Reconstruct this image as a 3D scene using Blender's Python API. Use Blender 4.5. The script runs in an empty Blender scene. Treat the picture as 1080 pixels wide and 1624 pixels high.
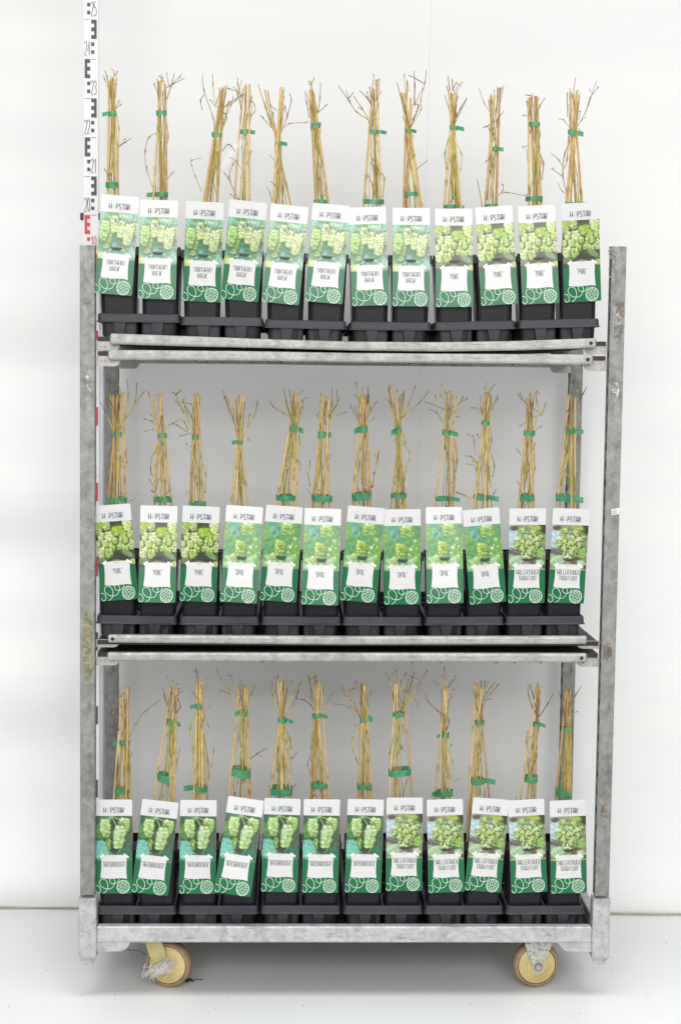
import bpy, math, random
import numpy as np
from mathutils import Vector, Matrix

SC = bpy.context.scene
COL = SC.collection
R = math.radians

# ---------------------------------------------------------------- camera
CAM = Vector((-0.162, -3.850, 1.5563))
YAW, PIT, ROL, FPX = 0.035066, 0.079723, 0.012878, 2458.34
_F = Vector((math.sin(YAW) * math.cos(PIT), math.cos(YAW) * math.cos(PIT), -math.sin(PIT)))
_R = Vector((math.cos(YAW), -math.sin(YAW), 0))
_U = _R.cross(_F)
RT = _R * math.cos(ROL) + _U * math.sin(ROL)
UP = _U * math.cos(ROL) - _R * math.sin(ROL)
cd = bpy.data.cameras.new('camera')
cam = bpy.data.objects.new('camera', cd)
COL.objects.link(cam)
cam.matrix_world = Matrix(((RT.x, UP.x, -_F.x, CAM.x), (RT.y, UP.y, -_F.y, CAM.y),
                           (RT.z, UP.z, -_F.z, CAM.z), (0, 0, 0, 1)))
cd.sensor_fit = 'VERTICAL'
cd.sensor_height = 36
cd.sensor_width = 24
cd.lens = 36 * FPX / 1624
cd.clip_end = 100
SC.camera = cam

# ---------------------------------------------------------------- light
wd = bpy.data.worlds.new('World')
SC.world = wd
wd.use_nodes = True
bg = wd.node_tree.nodes['Background']
bg.inputs[0].default_value = (0.97, 0.985, 1.0, 1)
bg.inputs[1].default_value = 0.36


def area(name, loc, target, sx, sy, power, col=(1, 1, 1)):
    l = bpy.data.lights.new(name, 'AREA')
    l.shape = 'RECTANGLE'
    l.size, l.size_y, l.energy, l.color = sx, sy, power, col
    o = bpy.data.objects.new(name, l)
    COL.objects.link(o)
    o.location = loc
    o.rotation_euler = (Vector(target) - Vector(loc)).to_track_quat('-Z', 'Y').to_euler()
    return o
    return o


area('overhead_softbox', (0.1, -4.6, 4.5), (0.05, -0.2, 0.6), 6.0, 3.4, 22, (1.0, 0.995, 0.98))
area('front_softbox', (-0.1, -6.2, 3.7), (0, 0.4, 1.0), 6.5, 1.8, 208, (1.0, 0.985, 0.955))
area('low_front_softbox', (-0.1, -6.5, 2.2), (0, 0.4, 1.15), 4.5, 2.4, 90, (1.0, 0.985, 0.955))
dl = area('floor_fill_light', (0.1, -1.1, 4.6), (0.1, -1.0, 0), 5.0, 1.4, 36, (0.98, 0.99, 1.0))  # added fill light, aimed down to brighten the floor before the trolley
dl.data.spread = R(75)
SC.view_settings.view_transform = 'Standard'
SC.view_settings.look = 'None'
SC.view_settings.exposure = 0
SC.view_settings.gamma = 1
SC.view_settings.use_curve_mapping = False
SC.cycles.max_bounces = 8
SC.cycles.diffuse_bounces = 5


def at(px, py, Y):
    """photo pixel -> point on the upright plane y = Y"""
    d = _F + RT * ((px - 540) / FPX) + UP * ((812 - py) / FPX)
    return CAM + d * ((Y - CAM.y) / d.y)


# ---------------------------------------------------------------- helpers
def lin(c):
    c = np.asarray(c, float) / 255.0
    return np.where(c <= 0.04045, c / 12.92, ((c + 0.055) / 1.055) ** 2.4)


class MB:
    def __init__(s):
        s.v, s.f, s.m, s.c, s.sm = [], [], [], [], []

    def add(s, vs, fs, mat=0, col=None, smooth=False):
        o = len(s.v)
        s.v += [tuple(v) for v in vs]
        for f in fs:
            s.f.append(tuple(i + o for i in f))
            s.m.append(mat)
            s.sm.append(smooth)
        if col is None:
            s.c += [(1, 1, 1)] * len(vs)
        elif isinstance(col, list):
            s.c += col
        else:
            s.c += [tuple(col)] * len(vs)

    def box(s, x0, x1, y0, y1, z0, z1, mat=0, bev=0.0):
        if bev <= 0:
            vs = [(x, y, z) for x in (x0, x1) for y in (y0, y1) for z in (z0, z1)]
            fs = [(0, 1, 3, 2), (4, 6, 7, 5), (0, 4, 5, 1), (2, 3, 7, 6), (0, 2, 6, 4), (1, 5, 7, 3)]
            s.add(vs, fs, mat)
            return
        # chamfered box: convex hull of three shrunken slabs
        b = bev
        vs, idx = [], {}
        for sx in (0, 1):
            for sy in (0, 1):
                for sz in (0, 1):
                    X, Y, Z = (x0, x1)[sx], (y0, y1)[sy], (z0, z1)[sz]
                    dx, dy, dz = (b, -b)[sx], (b, -b)[sy], (b, -b)[sz]
                    idx[(sx, sy, sz, 'x')] = len(vs); vs.append((X, Y + dy, Z + dz))
                    idx[(sx, sy, sz, 'y')] = len(vs); vs.append((X + dx, Y, Z + dz))
                    idx[(sx, sy, sz, 'z')] = len(vs); vs.append((X + dx, Y + dy, Z))
        fs = []
        I = lambda a, b_, c, k: idx[(a, b_, c, k)]
        for a in (0, 1):
            fs.append([I(a, 0, 0, 'x'), I(a, 1, 0, 'x'), I(a, 1, 1, 'x'), I(a, 0, 1, 'x')])
            fs.append([I(0, a, 0, 'y'), I(1, a, 0, 'y'), I(1, a, 1, 'y'), I(0, a, 1, 'y')])
            fs.append([I(0, 0, a, 'z'), I(1, 0, a, 'z'), I(1, 1, a, 'z'), I(0, 1, a, 'z')])
            for b2 in (0, 1):
                fs.append([I(0, a, b2, 'y'), I(1, a, b2, 'y'), I(1, a, b2, 'z'), I(0, a, b2, 'z')])
                fs.append([I(a, 0, b2, 'x'), I(a, 1, b2, 'x'), I(a, 1, b2, 'z'), I(a, 0, b2, 'z')])
                fs.append([I(a, b2, 0, 'x'), I(a, b2, 1, 'x'), I(a, b2, 1, 'y'), I(a, b2, 0, 'y')])
                for c in (0, 1):
                    fs.append([I(a, b2, c, 'x'), I(a, b2, c, 'y'), I(a, b2, c, 'z')])
        c0 = Vector(((x0 + x1) / 2, (y0 + y1) / 2, (z0 + z1) / 2))
        out = []
        for f in fs:
            p = [Vector(vs[i]) for i in f]
            n = (p[1] - p[0]).cross(p[2] - p[0])
            if n.dot(sum(p, Vector()) / len(p) - c0) < 0:
                f = f[::-1]
            out.append(f)
        s.add(vs, out, mat)

    def loft(s, rings, mat=0, close=True, cap0=True, cap1=True, col=None, smooth=False):
        n = len(rings[0])
        vs = [p for r in rings for p in r]
        fs = []
        for k in range(len(rings) - 1):
            for i in range(n if close else n - 1):
                j = (i + 1) % n
                fs.append((k * n + i, k * n + j, (k + 1) * n + j, (k + 1) * n + i))
        if cap0:
            fs.append(tuple(range(n - 1, -1, -1)))
        if cap1:
            fs.append(tuple((len(rings) - 1) * n + i for i in range(n)))
        s.add(vs, fs, mat, col, smooth)

    def tube(s, pts, rad, n=6, mat=0, cols=None, caps=True):
        pts = [Vector(p) for p in pts]
        rings, cc = [], []
        ref = Vector((0.13, -0.97, 0.2))
        u = None
        for i, p in enumerate(pts):
            t = pts[min(i + 1, len(pts) - 1)] - pts[max(i - 1, 0)]
            if t.length < 1e-9:
                t = Vector((0, 0, 1))
            t.normalize()
            if u is None:
                u = t.cross(ref)
                if u.length < 1e-3:
                    u = t.cross(Vector((1, 0, 0)))
            u = (u - t * u.dot(t))
            u.normalize()
            w = t.cross(u)
            r = rad[i] if isinstance(rad, (list, tuple)) else rad
            rings.append([p + (u * math.cos(a) + w * math.sin(a)) * r for a in [2 * math.pi * k / n for k in range(n)]])
            c = cols[i] if cols is not None else (1, 1, 1)
            cc += [tuple(c)] * n
        s.loft(rings, mat, True, caps, caps, cc, True)

    def lathe(s, prof, center, axis='y', n=40, mat=0, smooth=True):
        rings = []
        for (r, h) in prof:
            ring = []
            for k in range(n):
                a = 2 * math.pi * k / n
                if axis == 'y':
                    ring.append((center[0] + r * math.cos(a), center[1] + h, center[2] + r * math.sin(a)))
                else:
                    ring.append((center[0] + r * math.cos(a), center[1] + r * math.sin(a), center[2] + h))
            rings.append(ring)
        s.loft(rings, mat, True, False, False, None, smooth)

    def ribbon2(s, pts, w, y, mat=0):
        """flat stroke in the x-z plane at depth y"""
        P = [Vector((p[0], p[1])) for p in pts]
        L = []
        for i, p in enumerate(P):
            t = P[min(i + 1, len(P) - 1)] - P[max(i - 1, 0)]
            if t.length < 1e-9:
                t = Vector((1, 0))
            t.normalize()
            nn = Vector((-t.y, t.x)) * w / 2
            L.append((p + nn, p - nn))
        vs = []
        for a, b in L:
            vs += [(a.x, y, a.y), (b.x, y, b.y)]
        fs = [(2 * i, 2 * i + 1, 2 * i + 3, 2 * i + 2) for i in range(len(L) - 1)]
        s.add(vs, fs, mat)

    def mesh(s, name, mats):
        me = bpy.data.meshes.new(name)
        me.from_pydata(s.v, [], s.f)
        for m in mats:
            me.materials.append(m)
        me.polygons.foreach_set('material_index', s.m)
        me.polygons.foreach_set('use_smooth', s.sm)
        if any(c != (1, 1, 1) for c in s.c):
            a = me.color_attributes.new('tint', 'FLOAT_COLOR', 'POINT')
            a.data.foreach_set('color', [x for c in s.c for x in (c[0], c[1], c[2], 1.0)])
        me.update()
        return me

    def build(s, name, mats, parent=None):
        if not isinstance(mats, (list, tuple)):
            mats = [mats]
        return link(name, s.mesh(name, mats), parent)


def link(name, me, parent=None):
    o = bpy.data.objects.new(name, me)
    COL.objects.link(o)
    if parent is not None:
        o.parent = parent
    return o


def empty(name, loc):
    o = bpy.data.objects.new(name, None)
    o.empty_display_size = 0.05
    COL.objects.link(o)
    o.location = loc
    return o


def tag(o, label=None, cat=None, group=None, kind=None):
    if label: o['label'] = label
    if cat: o['category'] = cat
    if group: o['group'] = group
    if kind: o['kind'] = kind
    return o


def rrect(hx, hy, r, n=3):
    out = []
    for cx, cy, a0 in ((hx - r, hy - r, 0), (-hx + r, hy - r, 90), (-hx + r, -hy + r, 180), (hx - r, -hy + r, 270)):
        for k in range(n + 1):
            a = R(a0 + 90 * k / n)
            out.append((cx + r * math.cos(a), cy + r * math.sin(a)))
    return out


def smooth_line(pts, k=3):
    """Catmull-Rom through the points"""
    P = [Vector(p) for p in pts]
    if len(P) < 3:
        return [P[0].lerp(P[-1], i / (k + 1)) for i in range(k + 2)]
    out = []
    for i in range(len(P) - 1):
        p0, p1, p2, p3 = P[max(i - 1, 0)], P[i], P[i + 1], P[min(i + 2, len(P) - 1)]
        for j in range(k):
            t = j / k
            out.append(0.5 * ((2 * p1) + (p2 - p0) * t + (2 * p0 - 5 * p1 + 4 * p2 - p3) * t * t + (3 * p1 - p0 - 3 * p2 + p3) * t ** 3))
    out.append(P[-1])
    return out


# ---------------------------------------------------------------- materials
class NT:
    def __init__(s, name):
        s.m = bpy.data.materials.new(name)
        s.m.use_nodes = True
        s.t = s.m.node_tree
        s.b = s.t.nodes['Principled BSDF']
        s.out = s.t.nodes['Material Output']

    def n(s, typ, **kw):
        nd = s.t.nodes.new(typ)
        for k, v in kw.items():
            if k.startswith('i_'):
                nd.inputs[k[2:].replace('_', ' ')].default_value = v
            else:
                setattr(nd, k, v)
        return nd

    def l(s, a, b):
        s.t.links.new(a, b)

    def coord(s, scale=(1, 1, 1), which='Object'):
        tc = s.n('ShaderNodeTexCoord')
        mp = s.n('ShaderNodeMapping')
        mp.inputs['Scale'].default_value = scale
        s.l(tc.outputs[which], mp.inputs['Vector'])
        return mp.outputs[0]

    def noise(s, vec, scale, detail=4, rough=0.55, dist=0.0):
        nd = s.n('ShaderNodeTexNoise')
        nd.inputs['Scale'].default_value = scale
        nd.inputs['Detail'].default_value = detail
        nd.inputs['Roughness'].default_value = rough
        nd.inputs['Distortion'].default_value = dist
        s.l(vec, nd.inputs['Vector'])
        return nd.outputs['Fac']

    def ramp(s, fac, stops):
        r = s.n('ShaderNodeValToRGB')
        el = r.color_ramp.elements
        while len(el) < len(stops):
            el.new(0.5)
        for e, (p, c) in zip(el, stops):
            e.position = p
            e.color = (*c, 1) if len(c) == 3 else c
        s.l(fac, r.inputs[0])
        return r.outputs[0]

    def mix(s, fac, a, b, mode='MIX'):
        m = s.n('ShaderNodeMix', data_type='RGBA', blend_type=mode)
        for sock, v in ((m.inputs[0], fac), (m.inputs[6], a), (m.inputs[7], b)):
            if isinstance(v, (int, float)):
                sock.default_value = v
            elif isinstance(v, tuple):
                sock.default_value = (*v, 1) if len(v) == 3 else v
            else:
                s.l(v, sock)
        return m.outputs[2]

    def bump(s, h, strength=0.2, dist=0.002):
        b = s.n('ShaderNodeBump')
        b.inputs['Strength'].default_value = strength
        b.inputs['Distance'].default_value = dist
        s.l(h, b.inputs['Height'])
        s.l(b.outputs[0], s.b.inputs['Normal'])

    def base(s, c):
        if isinstance(c, tuple):
            s.b.inputs['Base Color'].default_value = (*c, 1)
        else:
            s.l(c, s.b.inputs['Base Color'])

    def set(s, rough=None, metal=None, spec=None):
        if rough is not None: s.b.inputs['Roughness'].default_value = rough
        if metal is not None: s.b.inputs['Metallic'].default_value = metal
        if spec is not None: s.b.inputs['Specular IOR Level'].default_value = spec
        return s.m


def L3(*c):
    return tuple(float(x) for x in lin(c))


def galv(name, dark, mid, light, streak=(1, 1, 1), metal=0.35, rough=0.5):
    k = NT(name)
    v = k.coord()
    vs = k.coord(streak)
    a = k.noise(v, 46, 8, 0.72, 0.5)
    big = k.noise(v, 5, 3)
    vo = k.n('ShaderNodeTexVoronoi', feature='F1')
    vo.inputs['Scale'].default_value = 45
    vo.inputs['Randomness'].default_value = 1
    k.l(v, vo.inputs['Vector'])
    sp = k.n('ShaderNodeSeparateColor')
    k.l(vo.outputs['Color'], sp.inputs[0])
    c = k.ramp(a, [(0.30, dark), (0.5, mid), (0.70, light)])
    c = k.mix(0.30, c, k.ramp(sp.outputs[0], [(0.0, dark), (1.0, light)]))
    c = k.mix(k.ramp(big, [(0.42, (0, 0, 0)), (0.62, (0.45, 0.45, 0.45))]), c, light)
    st = k.noise(vs, 52, 6, 0.72)
    c = k.mix(k.ramp(st, [(0.55, (0, 0, 0)), (0.72, (0.8, 0.8, 0.8))]), c, tuple(x * 0.55 for x in dark))
    k.base(c)
    k.bump(st, 0.25, 0.001)
    rr = k.ramp(a, [(0.3, (rough + .12,) * 3), (0.7, (rough - .08,) * 3)])
    k.l(rr, k.b.inputs['Roughness'])
    k.set(metal=metal)
    return k.m


M_POST = galv('galvanised_post', (0.11, 0.112, 0.105), (0.225, 0.23, 0.22), (0.36, 0.365, 0.35), (1.6, 1.6, 0.35))
M_RAIL = galv('galvanised_rail', (0.20, 0.20, 0.185), (0.36, 0.365, 0.34), (0.50, 0.505, 0.475), (0.22, 1.5, 2.6))
M_BASE = galv('galvanised_base', (0.22, 0.225, 0.22), (0.44, 0.45, 0.45), (0.63, 0.645, 0.645), (0.30, 1.5, 2.6), 0.3)
M_HOOK = galv('galvanised_hook', (0.30, 0.285, 0.265), (0.42, 0.405, 0.38), (0.52, 0.50, 0.47), (1, 1, 1))


def plain(name, col, rough=0.5, metal=0.0, var=0.0, scale=30, spec=None):
    k = NT(name)
    if var:
        a = k.noise(k.coord(), scale, 5, 0.6)
        k.base(k.ramp(a, [(0.3, tuple(x * (1 - var) for x in col)), (0.7, tuple(min(1, x * (1 + var)) for x in col))]))
    else:
        k.base(col)
    return k.set(rough, metal, spec)


def plastic(name, col, rough, spec=0.5):
    k = NT(name)
    v = k.coord()
    a = k.noise(v, 60, 5, 0.6)
    d = k.noise(v, 7, 3)
    c = k.ramp(a, [(0.3, tuple(x * 0.85 for x in col)), (0.75, tuple(x * 1.2 for x in col))])
    c = k.mix(k.ramp(d, [(0.45, (0, 0, 0)), (0.75, (0.35, 0.35, 0.35))]), c, (0.11, 0.10, 0.09))
    k.base(c)
    rr = k.ramp(d, [(0.3, (rough - .06,) * 3), (0.75, (rough + .16,) * 3)])
    k.l(rr, k.b.inputs['Roughness'])
    return k.set(spec=spec)


M_POT = plastic('black_pot_plastic', (0.015, 0.016, 0.019), 0.27, 0.18)
M_TRAY = plastic('grey_tray_plastic', (0.036, 0.038, 0.050), 0.45, 0.36)
M_SOIL = plain('potting_soil', (0.035, 0.024, 0.016), 0.95, 0, 0.5, 200)
M_BOARD = plain('dark_plywood', (0.022, 0.018, 0.014), 0.55, 0, 0.35, 40)
M_DARK = plain('dark_void', (0.012, 0.012, 0.013), 0.7)
M_WHITE = plain('white_print_film', (0.65, 0.655, 0.655), 0.28, spec=0.33)
M_CARD = plain('card_white', (0.67, 0.665, 0.66), 0.28, spec=0.33)
M_INK = plain('grey_green_ink', L3(56, 70, 70), 0.5)
M_INKL = plain('light_ink', L3(196, 202, 196), 0.5)
M_ICON = plain('pale_mint_ink', L3(186, 216, 194), 0.5)
M_MINT = plain('mint_line', L3(220, 243, 222), 0.45)
M_PEN = plain('black_marker', (0.012, 0.012, 0.012), 0.5)
M_SLOT = plain('slot_tab', (0.035, 0.04, 0.042), 0.5)
M_TYRE = plain('worn_tyre', L3(152, 126, 98), 0.6, 0, 0.25, 40)
M_TYRED = plain('tyre_gap', (0.03, 0.012, 0.008), 0.7)
M_DISC = plain('cream_wheel_plastic', L3(208, 188, 128), 0.5, 0, 0.12, 25)
M_FORKY = plain('yellow_fork_paint', L3(196, 184, 124), 0.5, 0, 0.14, 30)
M_STRING = plain('white_string', (0.72, 0.67, 0.65), 0.85)
M_ALU = plain('aluminium', (0.55, 0.57, 0.60), 0.4, 0.5, 0.05, 20)
M_STAFF = plain('staff_white', (0.80, 0.81, 0.82), 0.4)
M_STAFFK = plain('staff_grey_print', L3(72, 72, 74), 0.5)
M_STAFFR = plain('staff_red_print', L3(214, 52, 78), 0.5)
M_CLAMP = plain('black_clamp', (0.02, 0.02, 0.02), 0.4)
M_TWIG = plain('dry_twig_brown', L3(84, 66, 58), 0.8)


def fork_galv():
    k = NT('speckled_zinc')
    v = k.coord()
    a = k.noise(v, 160, 4, 0.7)
    b = k.noise(v, 18, 4)
    c = k.ramp(a, [(0.36, (0.16, 0.15, 0.12)), (0.46, (0.50, 0.51, 0.46)), (0.7, (0.62, 0.63, 0.58))])
    c = k.mix(k.ramp(b, [(0.45, (0, 0, 0)), (0.7, (0.5, 0.5, 0.5))]), c, (0.40, 0.42, 0.26))
    k.base(c)
    return k.set(0.55, 0.25)


M_FORKG = fork_galv()


def tinted(name, rough, gloss_var=False, noise_amt=0.0, scale=50):
    k = NT(name)
    a = k.n('ShaderNodeVertexColor', layer_name='tint')
    c = a.outputs[0]
    if noise_amt:
        nn = k.noise(k.coord(), scale, 4, 0.6)
        c = k.mix(1.0, c, k.ramp(nn, [(0.25, (1 - noise_amt,) * 3), (0.75, (1 + noise_amt * 0.4,) * 3)]), 'MULTIPLY')
    k.base(c)
    return k.set(rough)


M_PHOTO = tinted('photo_print_ink', 0.23)
M_VINE = tinted('hop_bark', 0.75, noise_amt=0.30, scale=260)
M_CANE = tinted('bamboo_skin', 0.55, noise_amt=0.28, scale=120)


def band_mat(name, col, rough):
    k = NT(name)
    k.base(col)
    return k.set(rough, spec=0.38)


M_BAND = band_mat('green_print_ink', L3(2, 104, 62), 0.24)


def tape_mat():
    k = NT('green_tie_tape')
    v = k.coord()
    a = k.noise(v, 90, 4, 0.6, 0.5)
    k.base(k.ramp(a, [(0.3, L3(54, 144, 98)), (0.55, L3(90, 174, 128)), (0.75, L3(138, 206, 168))]))
    k.b.inputs['Transmission Weight'].default_value = 0.0
    tr = k.n('ShaderNodeBsdfTranslucent')
    tr.inputs[0].default_value = (*L3(70, 165, 110), 1)
    mx = k.n('ShaderNodeMixShader')
    mx.inputs[0].default_value = 0.35
    k.l(k.b.outputs[0], mx.inputs[1])
    k.l(tr.outputs[0], mx.inputs[2])
    k.l(mx.outputs[0], k.out.inputs[0])
    return k.set(0.35)


M_TAPE = tape_mat()


def stain_mat(name, cols, thr=0.45, scale=60, stretch=(1, 1, 1)):
    k = NT(name)
    v = k.coord(stretch)
    a = k.noise(v, scale, 6, 0.7)
    k.base(k.ramp(k.noise(v, scale * 0.6, 4), [(0.35, cols[0]), (0.65, cols[1])]))
    k.set(0.75)
    tr = k.n('ShaderNodeBsdfTransparent')
    mx = k.n('ShaderNodeMixShader')
    k.l(k.ramp(a, [(thr - 0.05, (0, 0, 0)), (thr + 0.05, (1, 1, 1))]), mx.inputs[0])
    k.l(tr.outputs[0], mx.inputs[1])
    k.l(k.b.outputs[0], mx.inputs[2])
    k.l(mx.outputs[0], k.out.inputs[0])
    return k.m


M_STY = stain_mat('yellow_glue_residue', (L3(126, 122, 92), L3(156, 152, 118)), 0.47, 90)
M_STB = stain_mat('brown_rust', (L3(118, 100, 88), L3(150, 134, 122)), 0.52, 90)
M_STW = stain_mat('white_paper_residue', (L3(176, 176, 174), L3(214, 214, 212)), 0.54, 80)
M_LUMP = plain('grey_pulp', L3(150, 144, 138), 0.9, 0, 0.3, 150)


def wall_mat():
    k = NT('white_film_backdrop')
    v = k.coord((1, 1, 1))
    vb = k.coord((0.35, 1, 3.0))
    a = k.noise(vb, 2.2, 3, 0.5)
    c = k.ramp(a, [(0.35, (0.88, 0.885, 0.88)), (0.65, (0.91, 0.91, 0.90))])
    # scuffs: sparse faint smudges
    s = k.noise(v, 9, 7, 0.75, 1.0)
    c = k.mix(k.ramp(s, [(0.68, (0, 0, 0)), (0.78, (0.16, 0.16, 0.16))]), c, (0.45, 0.42, 0.37))
    vo = k.n('ShaderNodeTexVoronoi', feature='F1')
    vo.inputs['Scale'].default_value = 5.5
    k.l(v, vo.inputs['Vector'])
    c = k.mix(k.ramp(vo.outputs['Distance'], [(0.010, (0.6, 0.6, 0.6)), (0.020, (0, 0, 0))]), c, (0.25, 0.23, 0.2))
    k.base(c)
    k.bump(a, 0.15, 0.01)
    return k.set(0.5)


def floor_mat():
    k = NT('white_floor_film')
    v = k.coord()
    a = k.noise(v, 1.6, 4, 0.5)
    c = k.ramp(a, [(0.35, (0.77, 0.78, 0.785)), (0.65, (0.815, 0.825, 0.83))])
    s = k.noise(v, 7, 8, 0.78, 0.8)
    c = k.mix(k.ramp(s, [(0.62, (0, 0, 0)), (0.78, (0.35, 0.35, 0.35))]), c, (0.42, 0.39, 0.34))
    vo = k.n('ShaderNodeTexVoronoi', feature='F1')
    vo.inputs['Scale'].default_value = 9
    k.l(v, vo.inputs['Vector'])
    c = k.mix(k.ramp(vo.outputs['Distance'], [(0.014, (0.75, 0.75, 0.75)), (0.030, (0, 0, 0))]), c, (0.16, 0.14, 0.12))
    k.base(c)
    k.bump(s, 0.08, 0.004)
    return k.set(0.42)


M_WALL, M_FLOOR = wall_mat(), floor_mat()
M_GAPLINE = plain('yellow_brown_gap_line', (0.42, 0.38, 0.29), 0.7, 0, 0.3, 9)

# ---------------------------------------------------------------- the setting
rng = random.Random(4)
mb = MB()
mb.add([(-6, -9, 0), (6, -9, 0), (6, 3, 0), (-6, 3, 0)], [(0, 1, 2, 3)])
tag(mb.build('floor', M_FLOOR), kind='structure')

# backdrop sheet, square to the camera, gently rippled, its foot rolled outwards
wl = at(30, 1439, 0)  # direction only
ground = lambda px, py: CAM + (lambda d: d * (-CAM.z / d.z))(_F + RT * ((px - 540) / FPX) + UP * ((812 - py) / FPX))
A, B = ground(20, 1440.5), ground(1070, 1450.5)
wdir = (B - A).normalized()
wnor = Vector((wdir.y, -wdir.x, 0))
if wnor.y > 0: wnor = -wnor
O = (A + B) / 2


def wall_off(u, z):
    e = 1 / (1 + math.exp((u + 0.70) / 0.12))
    e2 = 1 / (1 + math.exp(-(u - 0.95) / 0.15))
    o = e * (0.0240 * math.sin(z * 10.5 + 0.6 + 0.25 * math.sin(u * 2)) + 0.0075 * math.sin(z * 23 + u))
    o += e2 * 0.005 * math.sin(z * 8 + u * 0.8 + 2)
    o += 0.0012 * math.sin(z * 5 + u * 1.3)
    if z < 0.16:
        t = (0.16 - z) / 0.16
        o += (0.35 + 0.65 * e) * 0.030 * math.sin(math.pi * min(1, t * 1.05)) * t
    return o


us = [-3.2 + 6.4 * i / 110 for i in range(111)]
zs = [0.004 + 0.16 * i / 14 for i in range(14)] + [0.165 + (3.6 - 0.165) * (i / 120) for i in range(121)]
mb = MB()
vs, fs = [], []
for z in zs:
    for u in us:
        p = O + wdir * u + wnor * wall_off(u, z)
        vs.append((p.x, p.y, z))
nu = len(us)
for j in range(len(zs) - 1):
    for i in range(nu - 1):
        fs.append((j * nu + i, j * nu + i + 1, (j + 1) * nu + i + 1, (j + 1) * nu + i))
mb.add(vs, fs, 0, None, True)
wall = tag(mb.build('backdrop', M_WALL), kind='structure')
mb = MB()
# welded seams of the film (thin ridges) and a yellow-brown line drawn for the gap at the floor
for u0, u1, z0, z1 in ((0.222, 0.186, 0.3, 3.5), (1.62, 1.60, 0.1, 3.5)):
    P = []
    for k in range(40):
        t = k / 39
        u, z = u0 + (u1 - u0) * (1 - t), z0 + (z1 - z0) * t
        p = O + wdir * u + wnor * (wall_off(u, z) + 0.0004)
        P.append((p.x, p.y, z))
    mb.tube(P, 0.0007, 5)
mb.build('weld_seam', plain('film_weld', (0.78, 0.78, 0.77), 0.6), wall)
mb = MB()
P = []
for k in range(60):
    u = -3.2 + 6.4 * k / 59
    p = O + wdir * u + wnor * (0.006 + 0.003 * math.sin(u * 9) + 0.002 * math.sin(u * 23))
    P.append((p.x, p.y, 0.004))
mb.tube(P, 0.0028, 6)
mb.build('foot_gap_line', M_GAPLINE, wall)

# ---------------------------------------------------------------- measuring staff
YS = 0.27
st = empty('measuring_staff', (at(146, 1500, YS).x, YS, 0))
tag(st, 'white levelling staff with grey and red decimetre marks standing behind the left post', 'measuring staff')
s0 = st.location.copy()
PXM = 0.1 / 60.8  # metres per photo pixel on the staff
mb = MB()
xL, xR = at(132.5, 170, YS).x - s0.x, at(157, 170, YS).x - s0.x
mb.box(xL, xR, 0, 0.012, 2.0, 2.75, 0, 0.0015)
upper = mb.build('upper_section', M_STAFF, st)
xl2 = xL + 0.003
mb = MB()
mb.box(xL - 0.002, xR + 0.004, -0.002, 0.014, 0.207, 2.0, 0, 0.0015)
lower = mb.build('lower_section', M_STAFF, st)
mb = MB()
xa = at(158.5, 620, YS).x - s0.x
mb.box(xa, xa + 0.0135, -0.008, 0.020, 0.207, 1.70, 0, 0.002)
mb.box(xa + 0.0035, xa + 0.010, -0.0095, -0.0075, 0.215, 1.69, 0, 0.0006)
mb.build('side_channel', M_ALU, st)
for sx in (xL - 0.0045, xR + 0.003):
    mb = MB()
    mb.box(sx - 0.003, sx + 0.006, -0.006, 0.018, 1.985, 2.004, 0, 0.002)
    mb.build('clamp', M_CLAMP, st)
# marks
SEG = {'0': 'abcdef', '1': 'bc', '2': 'abged', '3': 'abgcd', '4': 'fgbc', '5': 'afgcd', '6': 'afgedc', '7': 'abc', '8': 'abcdefg', '9': 'abcdfg'}


def digit(mb, d, x, z, w, h, y, t):
    pts = {'a': ((0, 1), (1, 1)), 'b': ((1, 1), (1, .5)), 'c': ((1, .5), (1, 0)), 'd': ((0, 0), (1, 0)), 'e': ((0, 0), (0, .5)), 'f': ((0, .5), (0, 1)), 'g': ((0, .5), (1, .5))}
    r = 0.16
    if d == '0':
        P = [(math.cos(a) * .5 + .5, math.sin(a) * .5 + .5) for a in [2 * math.pi * k / 16 for k in range(17)]]
        strokes = [P]
    elif d == '1':
        strokes = [[(.1, .82), (.6, 1), (.6, 0)]]
    elif d == '2':
        strokes = [[(0, .80), (.12, .95), (.5, 1), (.9, .93), (1, .78), (.85, .55), (.15, .12), (0, 0), (1, 0)]]
    elif d == '3':
        strokes = [[(0, .85), (.2, .97), (.5, 1), (.9, .92), (.95, .75), (.8, .58), (.4, .53), (.8, .5), (1, .33), (.92, .1), (.5, 0), (.15, .04), (0, .15)]]
    elif d == '4':
        strokes = [[(.75, 0), (.75, 1), (0, .3), (1, .3)]]
    elif d == '5':
        strokes = [[(.95, 1), (.1, 1), (.05, .58), (.5, .64), (.9, .55), (1, .33), (.9, .08), (.5, 0), (.1, .04), (0, .15)]]
    elif d == '9':
        strokes = [[(.1, .05), (.6, .0), (.95, .25), (1, .7), (.8, .96), (.5, 1), (.15, .93), (0, .72), (.15, .5), (.5, .43), (.9, .5)]]
    elif d == '7':
        strokes = [[(0, 1), (1, 1), (.35, 0)]]
    elif d == '6':
        strokes = [[(.9, .95), (.4, 1), (.05, .75), (0, .3), (.2, .04), (.5, 0), (.85, .07), (1, .28), (.85, .5), (.5, .57), (.1, .48)]]
    elif d == '8':
        strokes = [[(.5, .53), (.1, .62), (.05, .85), (.5, 1), (.95, .85), (.9, .62), (.5, .53), (.05, .4), (0, .15), (.5, 0), (1, .15), (.95, .4), (.5, .53)]]
    else:
        strokes = [pts[q] for q in SEG[d]]
    for sk in strokes:
        mb.ribbon2([(x + p[0] * w, z + p[1] * h) for p in sk], t, y)


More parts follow.
